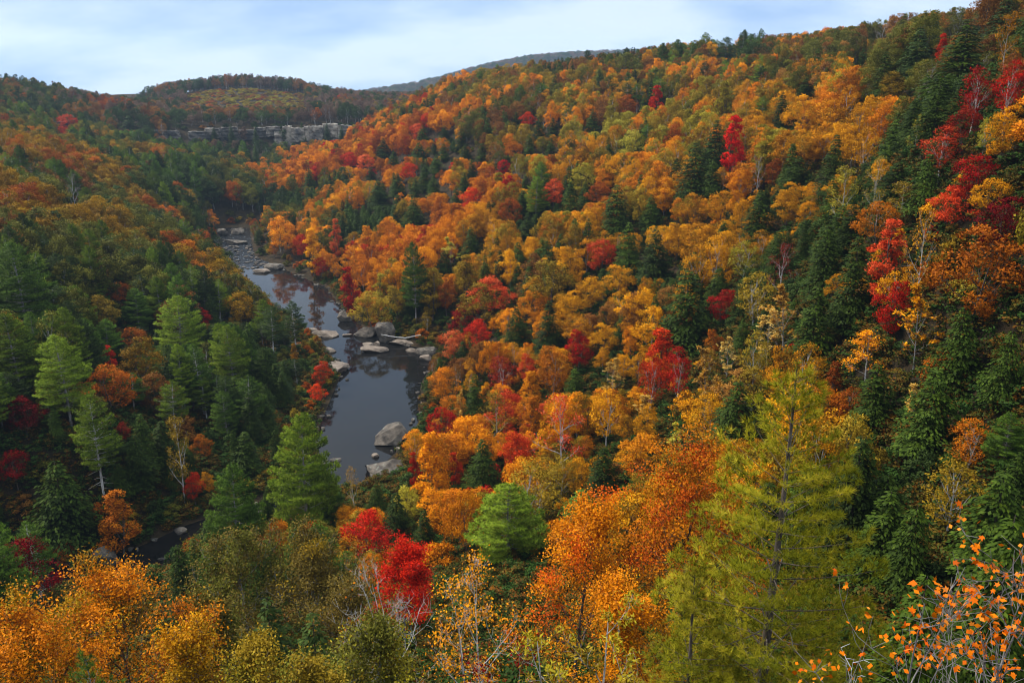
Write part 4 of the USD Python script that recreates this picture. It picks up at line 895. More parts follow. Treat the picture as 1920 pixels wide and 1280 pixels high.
NAMES = {'maple_tree': ('red', 'scarlet', 'crimson', 'salmon'), 'hickory_tree': ('gold',), 'beech_tree': ('orange',), 'oak_tree': ('rust', 'ochre', 'brown'), 'poplar_tree': ('ygreen', 'olive'), 'ash_tree': ('dolive', 'dgreen', 'mauve', 'pale', 'bluepine')}
LOOK = {'gold': 'golden orange', 'orange': 'bright orange', 'rust': 'rust red', 'red': 'red', 'scarlet': 'scarlet', 'crimson': 'dark crimson', 'salmon': 'coral red', 'olive': 'olive gold', 'ygreen': 'yellow-green', 'ochre': 'brownish ochre', 'dolive': 'olive green',
        'dgreen': 'dull green', 'brown': 'brown', 'mauve': 'greyish mauve', 'pale': 'pale yellow', 'hemlock': 'dark green', 'pine': 'light green', 'bluepine': 'mid green', 'yellowpine': 'yellow-green'}
FORM = {'round1': 'round', 'round2': 'spreading', 'round3': 'oval', 'round4': 'upright', 'round5': 'full', 'loose': 'loose', 'column': 'columnar', 'cone': 'pointed', 'shrub': 'low', 'hemlock1': 'broad', 'hemlock2': 'slender', 'hemlock3': 'squat', 'pine1': 'tiered', 'pine2': 'gaunt', 'pine3': 'full', 'sparse1': 'thin', 'sparse2': 'half bare', 'bare': 'bare', 'umbrella1': 'big-leaved', 'umbrella2': 'big-leaved'}


def kind_name(t):
    s = t['shape']
    if s.startswith('hemlock'):
        return 'hemlock_tree'
    if s.startswith('pine'):
        return 'pine_tree'
    if s == 'shrub':
        return 'bush'
    if s.startswith('umbrella'):
        return 'magnolia_tree'
    if s.startswith('sparse') or s == 'bare':
        return 'thin_tree'
    return next(k for k, v in NAMES.items() if t['colour'] in v)


PLACES = [   # what other labels may point to: name, photograph x, y
    ('the great boulder in the pool', 730, 815), ('the flat rock slab in the river', 700, 655), ('the pale far cliff', 560, 255), ('the grey rocks of the far bank', 730, 630), ('the rapids', 450, 480), ('the clearing on the far hill', 440, 175),
    ('the lichen rock at the near bank', 718, 880), ('the rock islet in the pool', 605, 625), ('the dark lower river', 150, 1090), ('the far blue ridge', 1050, 110), ('the long tapering rock', 620, 690), ('the saddle in the skyline', 215, 185),
    ('the scarlet maple in the foreground', 740, 1060), ('the big yellow-green pine', 1500, 900), ('the top left corner of the forest', 15, 150), ('the upper right skyline', 1600, 60),
]
for i, t in enumerate(TREES):
    t['kind'] = kind_name(t)
    ys, xs = (None, None)
    t['cx'], t['cy'] = t['px'], t['py'] + t['ph'] * 0.45
    if len(t['land']) > 1:
        PLACES.append((t['land'], t['cx'], t['cy']))
PXY = np.array([p[1:] for p in PLACES], float)


def stack(name, t, own=None, parent='/World/'):
    x = UsdGeom.Xform.Define(stage, parent + numbered(name))
    x.AddTranslateOp().Set(Gf.Vec3d(float(t['x']), float(t['y']), float(t['z'])))
    x.AddRotateZOp().Set(float(t['rz']))
    h0, w0 = SHAPES[t['shape']][1:3]
    x.AddScaleOp().Set(Gf.Vec3f(t['w'] / w0, t['w'] / w0, t['h'] / h0))
    p = x.GetPrim()
    p.GetReferences().AddInternalReference(tree_class(t['shape'], t['colour']))
    p.SetInstanceable(True)
    return p


SHORT = {'the huge dark hemlock under the upper skyline': 'the huge dark hemlock', 'the dark hemlock clump beside the bright red maple': 'the dark hemlock clump', 'the bright red maple high on the right slope': 'the high bright red maple', 'the broad hemlock in the middle of the right slope': 'the broad central hemlock',
         'the tall hemlock group near the centre of the slope': 'the tall central hemlock group', 'the clustered dark hemlocks over the river bend': 'the clustered dark hemlocks', 'the red-orange crown over the scarlet maple': 'the red-orange crown', 'the small hemlock in front of yellow leaves': 'the small foreground hemlock',
         'the great orange-red maple near the right edge': 'the great orange-red maple', 'the dark hemlock pair beside the golden slope': 'the dark hemlock pair', 'the sprawling big-leaved pale yellow tree': 'the pale big-leaved tree', 'the low red-orange maple in the dark hollow': 'the hollow red-orange maple',
         'the spreading crimson-red maple at the right edge': 'the spreading crimson-red maple', 'the bright red treetop among the pines': 'the bright red treetop', 'the hemlock at the foot of the far spur': 'the far spur hemlock', 'the broad dark hemlock among golden trees': 'the broad golden-slope hemlock', 'the broad dark hemlock above the lower river': 'the broad riverside hemlock',
         'the orange-red tree beside the lower river': 'the orange-red riverside tree', 'the top left corner of the forest': 'the top left corner', 'the small pointed hemlock above the orange oak': 'the small pointed hemlock', 'the tall scarlet maple with bare stems': 'the tall scarlet maple', 'the round green pine in front of the golden slope': 'the round green pine',
         'the leaning green pine left of the tall pine': 'the leaning green pine', 'the tall bright green pine before the pool': 'the tall bright green pine', 'the hemlock behind the big yellow-green pine': 'the pine-side hemlock', 'the hemlock above the foreground trees': 'the upper foreground hemlock', 'the small red maple between two hemlocks': 'the small between-hemlocks maple',
         'the flat red maple on the upper slope': 'the flat red maple', 'the red column tree above the river bend': 'the red column tree', 'the pine with a bare lower trunk': 'the bare-trunk pine', 'the dark hemlock behind the orange maple leaves': 'the leaf-hidden dark hemlock', 'the half bare tree with orange leaves': 'the half bare orange tree', 'the crimson maple cut by the right edge': 'the right edge crimson maple'}
ORD = ['nearest', 'second', 'third', 'fourth', 'fifth', 'sixth', 'seventh', 'eighth', 'ninth', 'tenth', 'eleventh', 'twelfth']
WAY = ['right of', 'upper right of', 'above', 'upper left of', 'left of', 'lower left of', 'below', 'lower right of']
single, rest = [], {}
by_kind = {}
for i, t in enumerate(TREES):
    by_kind.setdefault(t['kind'], []).append(i)
for kind, idx in by_kind.items():
    good = sorted([i for i in idx if seen[i] >= 9 or (t_land := TREES[i]['land'])], key=lambda i: (-bool(TREES[i]['land']), -seen[i]))[:295]
    single += good
    chosen = set(good)
    rest[kind] = [i for i in idx if i not in chosen]
near_key = {}
for i in single:
    t = TREES[i]
    if len(t['land']) > 1:
        t['label'] = t['land'].replace('the ', '', 1)
        if len(t['label'].split()) < 5:
            t['label'] += ' on the right slope'
        continue
    dxy = np.array([t['cx'], t['cy']]) - PXY
    r = np.hypot(dxy[:, 0], dxy[:, 1])
    r[r < 4] = 1e9
    k = int(np.argmin(r))
    way = WAY[int(round(math.degrees(math.atan2(-dxy[k, 1], dxy[k, 0])) / 45)) % 8]
    noun = 'hemlock' if t['kind'] == 'hemlock_tree' else 'pine' if t['kind'] == 'pine_tree' else t['kind'].replace('_tree', '').replace('thin', 'tree').replace('magnolia', 'tree')
    near_key.setdefault((LOOK[t['colour']], FORM[t['shape']], noun, way, PLACES[k][0]), []).append((r[k], i))
for (look, form, noun, way, place), found in near_key.items():
    found.sort()
    for q, (_, i) in enumerate(found):
        first = f'{look} {form} {noun}'
        TREES[i]['label'] = f'{first} just {way} {place}' if q == 0 else f'{first}, {ORD[min(q, 11)]} {way} {place}'
        if len(TREES[i]['label'].split()) > 16:
            TREES[i]['label'] = TREES[i]['label'].replace(place, SHORT.get(place, place))
for i in single:
    t = TREES[i]
    slope = 'on the left slope' if t['px'] < 480 and t['dep'] < 600 else 'on the far hills' if t['dep'] > 620 else 'on the right slope'
    tag(stack(t['kind'], t), t['label'], t['kind'].replace('_', ' ').replace('thin tree', 'tree'), f"{t['kind'].replace('_', ' ')}s {slope}")
for kind, idx in rest.items():
    if not idx:
        continue
    name = 'far_' + kind.replace('_tree', '') + ('_wood' if kind != 'bush' else '_thicket')
    pi = UsdGeom.PointInstancer.Define(stage, '/World/' + name)
    forms = sorted({(TREES[i]['shape'], TREES[i]['colour']) for i in idx})
    targets = []
    for s, c in forms:
        x = UsdGeom.Xform.Define(stage, f'/World/{name}/{s}_{c}')
        x.GetPrim().GetReferences().AddInternalReference(tree_class(s, c))
        targets.append(x.GetPath())
    pi.CreatePrototypesRel().SetTargets(targets)
    at = {f: k for k, f in enumerate(forms)}
    ts = [TREES[i] for i in idx]
    pi.CreateProtoIndicesAttr(Vt.IntArray([at[(t['shape'], t['colour'])] for t in ts]))
    pi.CreatePositionsAttr(Vt.Vec3fArray.FromNumpy(np.array([(t['x'], t['y'], t['z']) for t in ts], np.float32)))
    pi.CreateOrientationsAttr(Vt.QuathArray([Gf.Quath(math.cos(math.radians(t['rz']) / 2), 0, 0, math.sin(math.radians(t['rz']) / 2)) for t in ts]))
    pi.CreateScalesAttr(Vt.Vec3fArray.FromNumpy(np.array([(t['w'] / SHAPES[t['shape']][2],) * 2 + (t['h'] / SHAPES[t['shape']][1],) for t in ts], np.float32)))
    tag(pi.GetPrim(), f"remaining small {kind.replace('_', ' ')}s that merge into the forest of the gorge", 'forest', None, 'stuff')
print('singles', len(single), 'rest', {k: len(v) for k, v in rest.items()})


# ------------------------------------------------------------------ understorey: low growth that covers the floor between the trunks
us = []
for s, d0, d1 in ((1.6, 14, 190), (2.5, 190, 340)):
    gx, gy = np.meshgrid(np.arange(-230, 230, s), np.arange(8, 345, s))
    q = np.stack([gx.ravel(), gy.ravel()], 1) + RNG.uniform(-0.5, 0.5, (gx.size, 2)) * s
    dd = np.hypot(q[:, 0], q[:, 1])
    us.append(q[(dd >= d0) & (dd < d1) & (np.abs(np.arctan2(q[:, 0], q[:, 1])) < math.radians(40))])
us = np.vstack(us)
us = us[sample(RIVER_DIST, us[:, 0], us[:, 1]) > 1.6]
uz = ground(us[:, 0], us[:, 1])
uh = RNG.uniform(0.9, 2.7, len(us))
ux, uy, ud = project(np.column_stack([us, uz + uh]))
okb = np.ones(len(us), bool)
for i in np.nonzero((ux > -20) & (ux < 830) & (uy > 430) & (uy < 1210))[0]:
    p = shapely.Point(ux[i], uy[i])
    okb[i] = not (SEEN_WATER.contains(p) or SEEN_BAND.contains(p))
us, uz, uh = us[okb], uz[okb], uh[okb]
low = broadleaf(18, 3.2, 3.6, 'bush', 5, 10, 9, size=0.36, base=0.0)[1]
pi = UsdGeom.PointInstancer.Define(stage, '/World/undergrowth')
put_mesh('/World/undergrowth/sprigs', low[0], low[1], MAT['undergrowth'], low[2], low[3])
pi.CreatePrototypesRel().SetTargets([Sdf.Path('/World/undergrowth/sprigs')])
pi.CreateProtoIndicesAttr(Vt.IntArray([0] * len(us)))
pi.CreatePositionsAttr(Vt.Vec3fArray.FromNumpy(np.column_stack([us, uz - 0.1]).astype(np.float32)))
ang = RNG.uniform(0, 6.28, len(us))
pi.CreateOrientationsAttr(Vt.QuathArray([Gf.Quath(math.cos(a / 2), 0, 0, math.sin(a / 2)) for a in ang]))
pi.CreateScalesAttr(Vt.Vec3fArray.FromNumpy(np.column_stack([RNG.uniform(0.7, 1.2, (len(us), 1)).repeat(2, 1), uh / 3.2]).astype(np.float32)))
tag(pi.GetPrim(), 'low shrubs and saplings that cover the forest floor', 'undergrowth', None, 'stuff')


# ------------------------------------------------------------------ rocks
def boulder(seed, size, cuts=9, level=4, rough=0.05, flat=0.25):
    rng = np.random.default_rng(seed)
    m = trimesh.creation.icosphere(level)
    v = np.array(m.vertices)
    for _ in range(cuts):
        n = unit(rng.normal(0, 1, 3) * [1, 1, 0.8]); c = rng.uniform(0.42, 0.8)
        v -= np.maximum(v @ n - c, 0)[:, None] * n
    v[:, 2] = np.minimum(v[:, 2], 0.72)
    v += unit(v) * (fbm(v * 2.2 + seed, 4, seed) - 0.5)[:, None] * rough * 4
    # bedding cracks
    v -= unit(v) * (np.abs(np.sin(v[:, 2] * 9 + 2 * noise(v * 1.5, seed))) < 0.10)[:, None] * 0.025
    lo, hi = v.min(0), v.max(0)
    v = (v - (lo + hi) / 2) / (hi - lo) * np.asarray(size)
    return v, np.array(m.faces)


def rock(name, label, px, py, wpx, hpx, depth=0.8, mat=ROCK, turn=0.0, seed=1, group=None, z=0.0, tilt=0.0, level=4, cat='boulder', cuts=9, slope=0.0):
    """A rock whose foot shows at that place of the photograph, that wide and high there."""
    p = at_z(px, py, z)
    d = project(p)[2][0]
    w, vis = wpx * d / FPX, hpx * d / FPX
    dpt = w * depth
    hz = max((vis - 0.42 * dpt * 0.6) / 0.93, 0.16 * w, 0.25)
    v, f = boulder(seed, (w, dpt, hz * 1.5), cuts, level)
    if slope:      # the top rises from one end to the other
        k = np.clip(v[:, 0] / w + 0.5, 0, 1)
        v[:, 2] = np.where(v[:, 2] > -0.3 * hz, (v[:, 2] + 0.3 * hz) * (1 - slope * (1 - k)) - 0.3 * hz, v[:, 2])
    ca, sa = math.cos(tilt), math.sin(tilt)
    v = v @ np.array([[ca, 0, -sa], [0, 1, 0], [sa, 0, ca]])
    c, s_ = math.cos(turn), math.sin(turn)
    v = v @ np.array([[c, s_, 0], [-s_, c, 0], [0, 0, 1]])
    v += [p[0], p[1] + dpt * 0.42, z + hz * 0.25]
    m = trimesh.Trimesh(v, f, process=False)
    pr = put_mesh('/World/' + numbered(name), v, f, mat, m.vertex_normals if level < 3 else None)
    tag(pr, label, cat, group)


rock('boulder', 'great angular grey boulder with lichen standing in the pool', 728, 836, 66, 50, 0.8, ROCK, 0.35, 43, tilt=-0.12, slope=0.62, cuts=12)
rock('boulder', 'small brown boulder in the water below the great boulder', 703, 858, 15, 9, 0.8, TANROCK, 0, 4, level=3)
rock('boulder', 'long whitish lichen boulder half overgrown at the near bank', 722, 896, 84, 40, 0.8, ROCK, 0.6, 52, slope=0.5, cuts=7)
rock('boulder', 'grey boulder on the bank right of the great boulder', 776, 828, 34, 22, 0.8, ROCK, 0, 6)
rock('boulder', 'small round boulder in front of the great boulder', 747, 846, 14, 8, 0.8, TANROCK, 0, 7, level=3)
rock('rock_slab', 'flat tan rock slab lying in the river before the far bank', 701, 662, 54, 12, 0.5, TANROCK, 0.1, 8, cat='rock slab')
rock('boulder', 'low brown boulder lying on top of the flat tan slab', 690, 652, 24, 11, 0.7, TANROCK, 0, 9, level=3)
rock('boulder', 'small block beside the low boulder on the tan slab', 706, 652, 13, 13, 0.8, TANROCK, 0, 10, level=3)
rock('boulder', 'wide mossy boulder at the left end of the far bank rocks', 683, 633, 50, 24, 0.7, ROCK, 0.1, 11)
rock('boulder', 'tall square cut grey block in the far bank rocks', 722, 643, 38, 42, 0.8, ROCK, 0, 12, cuts=14)
rock('rock_slab', 'long low tan ledge below the square grey block', 752, 648, 54, 14, 0.5, TANROCK, -0.1, 13, cat='rock slab')
rock('boulder', 'dark grey boulder under the shrubs behind the tan ledge', 782, 640, 30, 24, 0.8, ROCK, 0, 14)
rock('boulder', 'tan rounded boulder left of the white topped boulder', 774, 662, 30, 12, 0.7, TANROCK, 0, 15, level=3)
rock('boulder', 'white topped lichen boulder at the corner of the far bank', 799, 666, 44, 18, 0.7, ROCK, 0, 16)
rock('boulder', 'smooth tan boulder below the white topped boulder', 798, 677, 24, 13, 0.8, TANROCK, 0, 17, level=3)
rock('rock_islet', 'broken rock islet with a low shrub on it', 606, 634, 54, 18, 0.6, TANROCK, 0, 18, cat='rock islet')
rock('rock_slab', 'thin pale rock bar left of the islet', 577, 623, 34, 7, 0.5, TANROCK, 0, 19, level=3, cat='rock slab')
rock('boulder', 'flat stone right of the islet', 650, 630, 18, 6, 0.7, TANROCK, 0, 20, level=3)
rock('boulder', 'tan boulder on the spit below the islet', 612, 662, 34, 12, 0.7, TANROCK, 0, 22, level=3)
rock('rock_slab', 'long tapering rock that slopes into the pool from the left', 620, 704, 58, 30, 1.1, TANROCK, -0.7, 23, tilt=0.10, cat='rock slab')
rock('boulder', 'round grey boulder under the far bank trees', 648, 604, 34, 26, 0.8, ROCK, 0, 24)
rock('boulder', 'grey boulder on the gravel point below the rapids', 512, 506, 40, 16, 0.7, ROCK, 0, 25)
rock('rock_slab', 'flat tan slab beside the grey boulder on the point', 488, 512, 34, 9, 0.6, TANROCK, 0, 26, level=3, cat='rock slab')
rock('boulder', 'tilted grey boulder at the head of the rapids on the left', 414, 442, 22, 16, 0.8, ROCK, 0, 27, level=3)
rock('boulder', 'grey boulder at the head of the rapids on the right', 444, 440, 26, 16, 0.8, ROCK, 0, 28, level=3)
rock('rock_slab', 'dark ledge across the river above the rapids', 440, 458, 46, 10, 0.5, ROCK, 0, 29, level=3, cat='rock slab')
rock('boulder', 'grey boulder among red bushes left of the tall pine', 394, 896, 46, 22, 0.8, ROCK, 0, 30, z=1.0)
rock('boulder', 'grey lichen boulder on the bank of the lower river', 192, 1064, 52, 44, 0.8, ROCK, 0, 31, z=0.3)
rock('boulder', 'small white boulder by the lower river', 334, 1002, 28, 12, 0.8, ROCK, 0, 32, level=3)
rock('rock_slab', 'broad grey slab at the edge of the lower river', 50, 1195, 130, 46, 0.6, ROCK, 0.5, 33, cat='rock slab')
rock('boulder', 'dark wet stone at the pool edge beside the tall pine', 628, 866, 22, 7, 0.7, ROCK, 0, 34, level=3)
rng = np.random.default_rng(77)
for k in range(64):
    py = rng.uniform(462, 508)
    x0, x1 = np.interp(py, [455, 470, 500, 512], [416, 422, 432, 452]), np.interp(py, [455, 470, 490, 505], [462, 470, 500, 522])
    rock('river_stone', 'small dark stone breaking the water of the rapids', rng.uniform(x0, x1), py, rng.uniform(4, 11), rng.uniform(2, 4), 0.8, (ROCK, TANROCK)[k % 3 == 0], rng.uniform(-0.5, 0.5), 100 + k, 'stones in the rapids', level=2, cat='stone', cuts=6)

sv, sf, so = [], [], 0
for line in (LB, RB):
    ls = shapely.LineString(line)
    for q in range(80):
        p = ls.interpolate(rng.uniform(20, ls.length - 30))
        v, f = boulder(300 + q % 40, rng.uniform(0.4, 1.8, 3) * [1, 1, 0.6], 6, 1)
        v = v + [p.x + rng.normal(0, 0.9), p.y + rng.normal(0, 0.9), 0.1]
        sv.append(v); sf.append(f + so); so += len(v)
tag(put_mesh('/World/shore_stones', np.vstack(sv), np.vstack(sf), ROCK), 'loose stones along both edges of the river', 'stones', None, 'stuff')

lp = at_z(748, 634, 2.6)
lg = tube(np.array([lp + [-5.5, 1.0, 0.9], lp + [-2, 0, 0.5], lp + [2, -0.5, 0.2], lp + [6.5, 1.2, 0.7]]), [0.1, 0.17, 0.2, 0.16], 8)
tag(put_mesh('/World/' + numbered('fallen_log'), lg[0], lg[1], PALEBARK, lg[2]), 'pale fallen log lying over the far bank rocks', 'log')

# ------------------------------------------------------------------ the cliffs: courses of sandstone blocks
def cliff(label, px0, px1, top, foot, d, seed, courses=3, mat=CLIFF):
    rng = np.random.default_rng(seed)
    A, B = at_d(px0, (top + foot) / 2, d), at_d(px1, (top + foot) / 2, d)
    L = math.hypot(*(B - A)[:2])
    ux_, uy_ = (B - A)[:2] / L
    zt, zb = at_d((px0 + px1) / 2, top, d)[2], at_d((px0 + px1) / 2, foot, d)[2] - 4.0
    root = UsdGeom.Xform.Define(stage, '/World/' + numbered('cliff'))
    tag(root.GetPrim(), label, 'cliff')
    n = 0
    hs = np.cumsum([0] + list(rng.uniform(0.7, 1.3, courses))); hs = zb + (zt - zb) * hs / hs[-1]
    for c in range(courses):
        s = -3.0
        while s < L + 3:
            wd = rng.uniform(3.5, 10) * (1.3 if c == courses - 1 else 1)
            ends = min(1.0, 0.35 + 0.8 * min(s + wd / 2 + 3, L + 3 - s) / (0.25 * L))
            hh = (hs[c + 1] - hs[c])
            ztop = hs[c + 1] - (1 - ends) * (zt - zb) * 0.35 + rng.normal(0, 0.9)
            m = trimesh.creation.box([wd * 0.985, 6, hh * 1.04 + 0.3])
            m = m.subdivide().subdivide().subdivide()
            v = np.array(m.vertices)
            v += m.vertex_normals * ((fbm(v / 2.3 + [s * 3 + 7, c * 9, seed], 4, seed) - 0.5) * 3.0)[:, None]
            v[:, 1] += (np.abs(np.sin(v[:, 2] * 2.4)) < 0.22) * 0.45
            back = rng.uniform(-2.2, 2.2) + (0.9 * c) - (1.8 if c == courses - 1 else 0)
            x = s + wd / 2
            w_ = np.stack([A[0] + ux_ * (x + v[:, 0]) - uy_ * (v[:, 1] + 3 + back), A[1] + uy_ * (x + v[:, 0]) + ux_ * (v[:, 1] + 3 + back), ztop - hh / 2 + v[:, 2]], 1)
            put_mesh(f"/World/{root.GetPath().name}/rock_block" + (f'_{n:03d}' if n else ''), w_, m.faces, mat)
            n += 1
            s += wd + rng.uniform(0.05, 0.35)


cliff('long pale sandstone cliff under the far forest', 522, 668, 236, 272, 674, 5, 2, PALECLIFF)
cliff('broken sandstone cliff left of the long pale cliff', 362, 518, 242, 266, 679, 6, 2)
cliff('short stepped grey cliff at the left end of the cliff line', 268, 318, 246, 266, 684, 7, 2)
cliff('small grey outcrop among trees high on the left', 74, 104, 229, 240, 640, 8, 2)

# ------------------------------------------------------------------ the far ridge
RIDGE = [(430, 205), (560, 190), (630, 184), (690, 172), (740, 166), (790, 158), (850, 142), (900, 128), (960, 114), (1010, 107), (1060, 103), (1110, 100), (1160, 98), (1220, 98), (1320, 104), (1480, 122), (1700, 150)]
rx = np.linspace(430, 1700, 150)
ry = np.interp(rx, [r[0] for r in RIDGE], [r[1] for r in RIDGE])
ry = gaussian_filter(ry, 3)
cr = np.array([at_d(a, b, 3100 + 250 * math.sin(a / 170)) for a, b in zip(rx, ry)])
rows = []
for s in np.linspace(-1, 1, 41):
    rr = cr.copy()
    dirn = unit(np.column_stack([cr[:, :2], 0 * cr[:, 2]]))
    rr = rr + dirn * s * 1100
    rr[:, 2] = -330 + (cr[:, 2] - 10 + 330) * np.cos(abs(s) * math.pi / 2) ** 1.3 * (1 + 0.0 * s)
    rr[:, 2] += (fbm(rr / 210.0, 4, 8) - 0.5) * 46 * (min(abs(s) * 2.5, 1.0) * 0.85 + 0.06)
    rows.append(rr)
rows = np.array(rows)
hv = rows.reshape(-1, 3)
tag(put_mesh('/World/hills', hv, grid_faces(41, 150), GROUND), 'far forested ridge fading to blue', None, None, 'structure')
rng = np.random.default_rng(9)
nt = 9000
a, b = rng.uniform(0, 147, nt), 20.5 - 13.0 * rng.random(nt) ** 1.25
i0, j0 = b.astype(int), a.astype(int)
fb, fa = (b - i0)[:, None], (a - j0)[:, None]
pp = rows[i0, j0] * (1 - fb) * (1 - fa) + rows[i0 + 1, j0] * fb * (1 - fa) + rows[i0, j0 + 1] * (1 - fb) * fa + rows[i0 + 1, j0 + 1] * fb * fa
pi = UsdGeom.PointInstancer.Define(stage, '/World/far_ridge_forest')
targets = []
for s_, c in (('round1', 'dgreen'), ('round2', 'mauve'), ('round1', 'mauve'), ('round2', 'dgreen')):
    x = UsdGeom.Xform.Define(stage, f'/World/far_ridge_forest/{s_}_{c}')
    x.GetPrim().GetReferences().AddInternalReference(tree_class(s_, c))
    targets.append(x.GetPath())
pi.CreatePrototypesRel().SetTargets(targets)
pi.CreateProtoIndicesAttr(Vt.IntArray(rng.integers(0, 4, nt).tolist()))
pi.CreatePositionsAttr(Vt.Vec3fArray.FromNumpy((pp - [0, 0, 3]).astype(np.float32)))
ang = rng.uniform(0, 6.28, nt)
pi.CreateOrientationsAttr(Vt.QuathArray([Gf.Quath(math.cos(q / 2), 0, 0, math.sin(q / 2)) for q in ang]))
sc = rng.uniform(1.1, 2.0, nt)
pi.CreateScalesAttr(Vt.Vec3fArray.FromNumpy(np.column_stack([sc * 1.3, sc * 1.3, sc]).astype(np.float32)))
tag(pi.GetPrim(), 'hazy mixed forest covering the far ridge on the horizon', 'forest', None, 'stuff')


# ------------------------------------------------------------------ the foreground: trees seen leaf by leaf
def near(name, label, cat, px, py, d, build, seed, group=None, zmin=3.0):
    """A tree whose top shows at that place of the photograph at the distance d; build(height, rng seed) gives its parts."""
    p = at_d(px, py, d)
    z = float(ground(p[0], p[1]))
    h = max(p[2] - z, zmin)
    x = UsdGeom.Xform.Define(stage, '/World/' + numbered(name))
    x.AddTranslateOp().Set(Gf.Vec3d(p[0], p[1], z))
    tag(x.GetPrim(), label, cat, group)
    count = {}
    for part, mesh, mat in build(h, seed):
        k = count.get(part, 0)
        count[part] = k + 1
        put_mesh(f'{x.GetPath()}/{part}' + (f'_{k:03d}' if k else ''), mesh[0], mesh[1], mat, mesh[2], mesh[3] if part in ('crown', 'leaf', 'needles', 'small_leaves') else None)
        if part == 'small_leaves':
            stage.GetPrimAtPath(f'{x.GetPath()}/{part}').SetCustomDataByKey('kind', 'stuff')


def wooded(w, colour, bark=BARK, limbs=13, subs=8, twigs=5, per=20, radius=0.34, size=0.17, fork=0.3, stems=1, r0=0.15, share=1.0, mix=None, tip_up=0.25, hang=0.1, aspect=0.6):
    def build(h, seed):
        rng = np.random.default_rng(seed)
        tr, li, tips, dirs = skeleton(rng, h, w, fork, limbs, subs, twigs, r0, stems=stems, tip_up=tip_up)
        k = rng.random(len(tips)) < share
        tips, dirs = tips[k], dirs[k]
        out = [('trunk', tr, bark)] + [('limb', m, bark) for m in li]
        if mix:
            sel = noise(tips / 1.6, seed) < mix[1]
            out.append(('crown', leaf_clusters(rng, tips[sel], dirs[sel], per, radius, size, aspect, hang), MAT[mix[0]]))
            tips, dirs = tips[~sel], dirs[~sel]
        if len(tips) and per:
            out.append(('crown', leaf_clusters(rng, tips, dirs, per, radius, size, aspect, hang), MAT[colour]))
        return out
    return build


def needled(w, colour, bark=GREYBARK, tuft=1.8, blades=16, nlen=0.26, nwid=0.02, clear=0.08, **kw):
    def build(h, seed):
        wood, crown = pine(seed, h, w, 0.75, tuft, blades, nlen, nwid, clear, 0, **kw)
        return [('trunk', wood, bark), ('needles', crown, MAT[colour])]
    return build


def fir(w, colour='hemlock', per=2.0, size=0.34):
    def build(h, seed):
        wood, crown = hemlock(seed, h, w, per, size)
        return [('trunk', wood, BARK), ('needles', crown, MAT[colour])]
    return build


near('beech_tree', 'great orange beech that spreads across the lower middle foreground', 'beech tree', 1290, 880, 53, wooded(13.5, 'orange', per=22, limbs=15, mix=('apricot', 0.4)), 1)
near('beech_tree', 'left hand orange beech of the foreground beside the bare grey trees', 'beech tree', 1085, 965, 50, wooded(11, 'orange', per=20, mix=('apricot', 0.35)), 2)
near('beech_tree', 'lower orange beech under the great orange beech', 'beech tree', 1195, 1085, 38, wooded(7.5, 'orange', per=18, size=0.15, mix=('gold', 0.4)), 3)
near('oak_tree', 'orange oak with dark limbs in the lower left foreground', 'oak tree', 215, 1105, 52, wooded(12.5, 'orange', per=16, size=0.18, mix=('ochre', 0.45)), 4)
near('oak_tree', 'golden oak cut by the lower left edge', 'oak tree', 60, 1185, 47, wooded(11.5, 'orange', per=20, size=0.17, mix=('ochre', 0.45)), 5)
near('oak_tree', 'small orange oak between the lower river and the olive trees', 'oak tree', 320, 1120, 50, wooded(6.5, 'orange', per=9, size=0.18, limbs=9, subs=6, mix=('apricot', 0.5)), 6)
near('oak_tree', 'olive brown oak left of the scarlet maple', 'oak tree', 590, 1012, 61, wooded(12, 'olivebrown', GREYBARK, per=21, size=0.18, mix=('olive', 0.35)), 7)
near('oak_tree', 'olive brown oak under the leaning green pine', 'oak tree', 460, 1016, 62, wooded(12, 'olivebrown', GREYBARK, per=21, size=0.18, mix=('dolive', 0.45)), 8)
near('oak_tree', 'dull brown oak in front of the two olive brown oaks', 'oak tree', 640, 1095, 52, wooded(7.5, 'olivebrown', GREYBARK, per=16, size=0.16, mix=('ochre', 0.3)), 9)
near('oak_tree', 'olive green oak right of the orange oak with dark limbs', 'oak tree', 395, 1092, 54, wooded(7.0, 'dolive', GREYBARK, per=18, size=0.17, mix=('olivebrown', 0.4)), 10)
near('maple_tree', 'scarlet maple in the foreground, the brightest red of all', 'maple tree', 748, 1036, 74, wooded(7.6, 'scarlet', GREYBARK, per=24, size=0.2, limbs=12, subs=7, radius=0.32), 11)
near('hemlock_tree', 'soft green young hemlock in front of the olive brown oaks', 'hemlock tree', 500, 1118, 46, fir(6.0, 'dgreen', 1.9, 0.32), 12)
near('hemlock_tree', 'young hemlock right of the soft green one', 'hemlock tree', 585, 1148, 44, fir(5.0, 'dgreen', 1.9, 0.30), 13)
near('pine_tree', 'young pine top at the bottom left of the foreground', 'pine tree', 165, 1215, 40, needled(4.6, 'bluepine', tuft=1.6), 14)
near('poplar_tree', 'yellow-green bushy tree below the young hemlocks', 'poplar tree', 470, 1200, 38, wooded(5.5, 'olive', GREYBARK, per=16, size=0.16, mix=('ygreen', 0.5), limbs=11), 15)
near('poplar_tree', 'green bushy tree left of the bare grey stems', 'poplar tree', 690, 1165, 38, wooded(6.0, 'dolive', GREYBARK, per=16, size=0.16, mix=('ygreen', 0.4), limbs=11), 16)
near('poplar_tree', 'yellow-green bushy tree at the bottom edge', 'poplar tree', 600, 1238, 35, wooded(5.0, 'olive', GREYBARK, per=16, size=0.15, mix=('dolive', 0.5), limbs=11), 17)
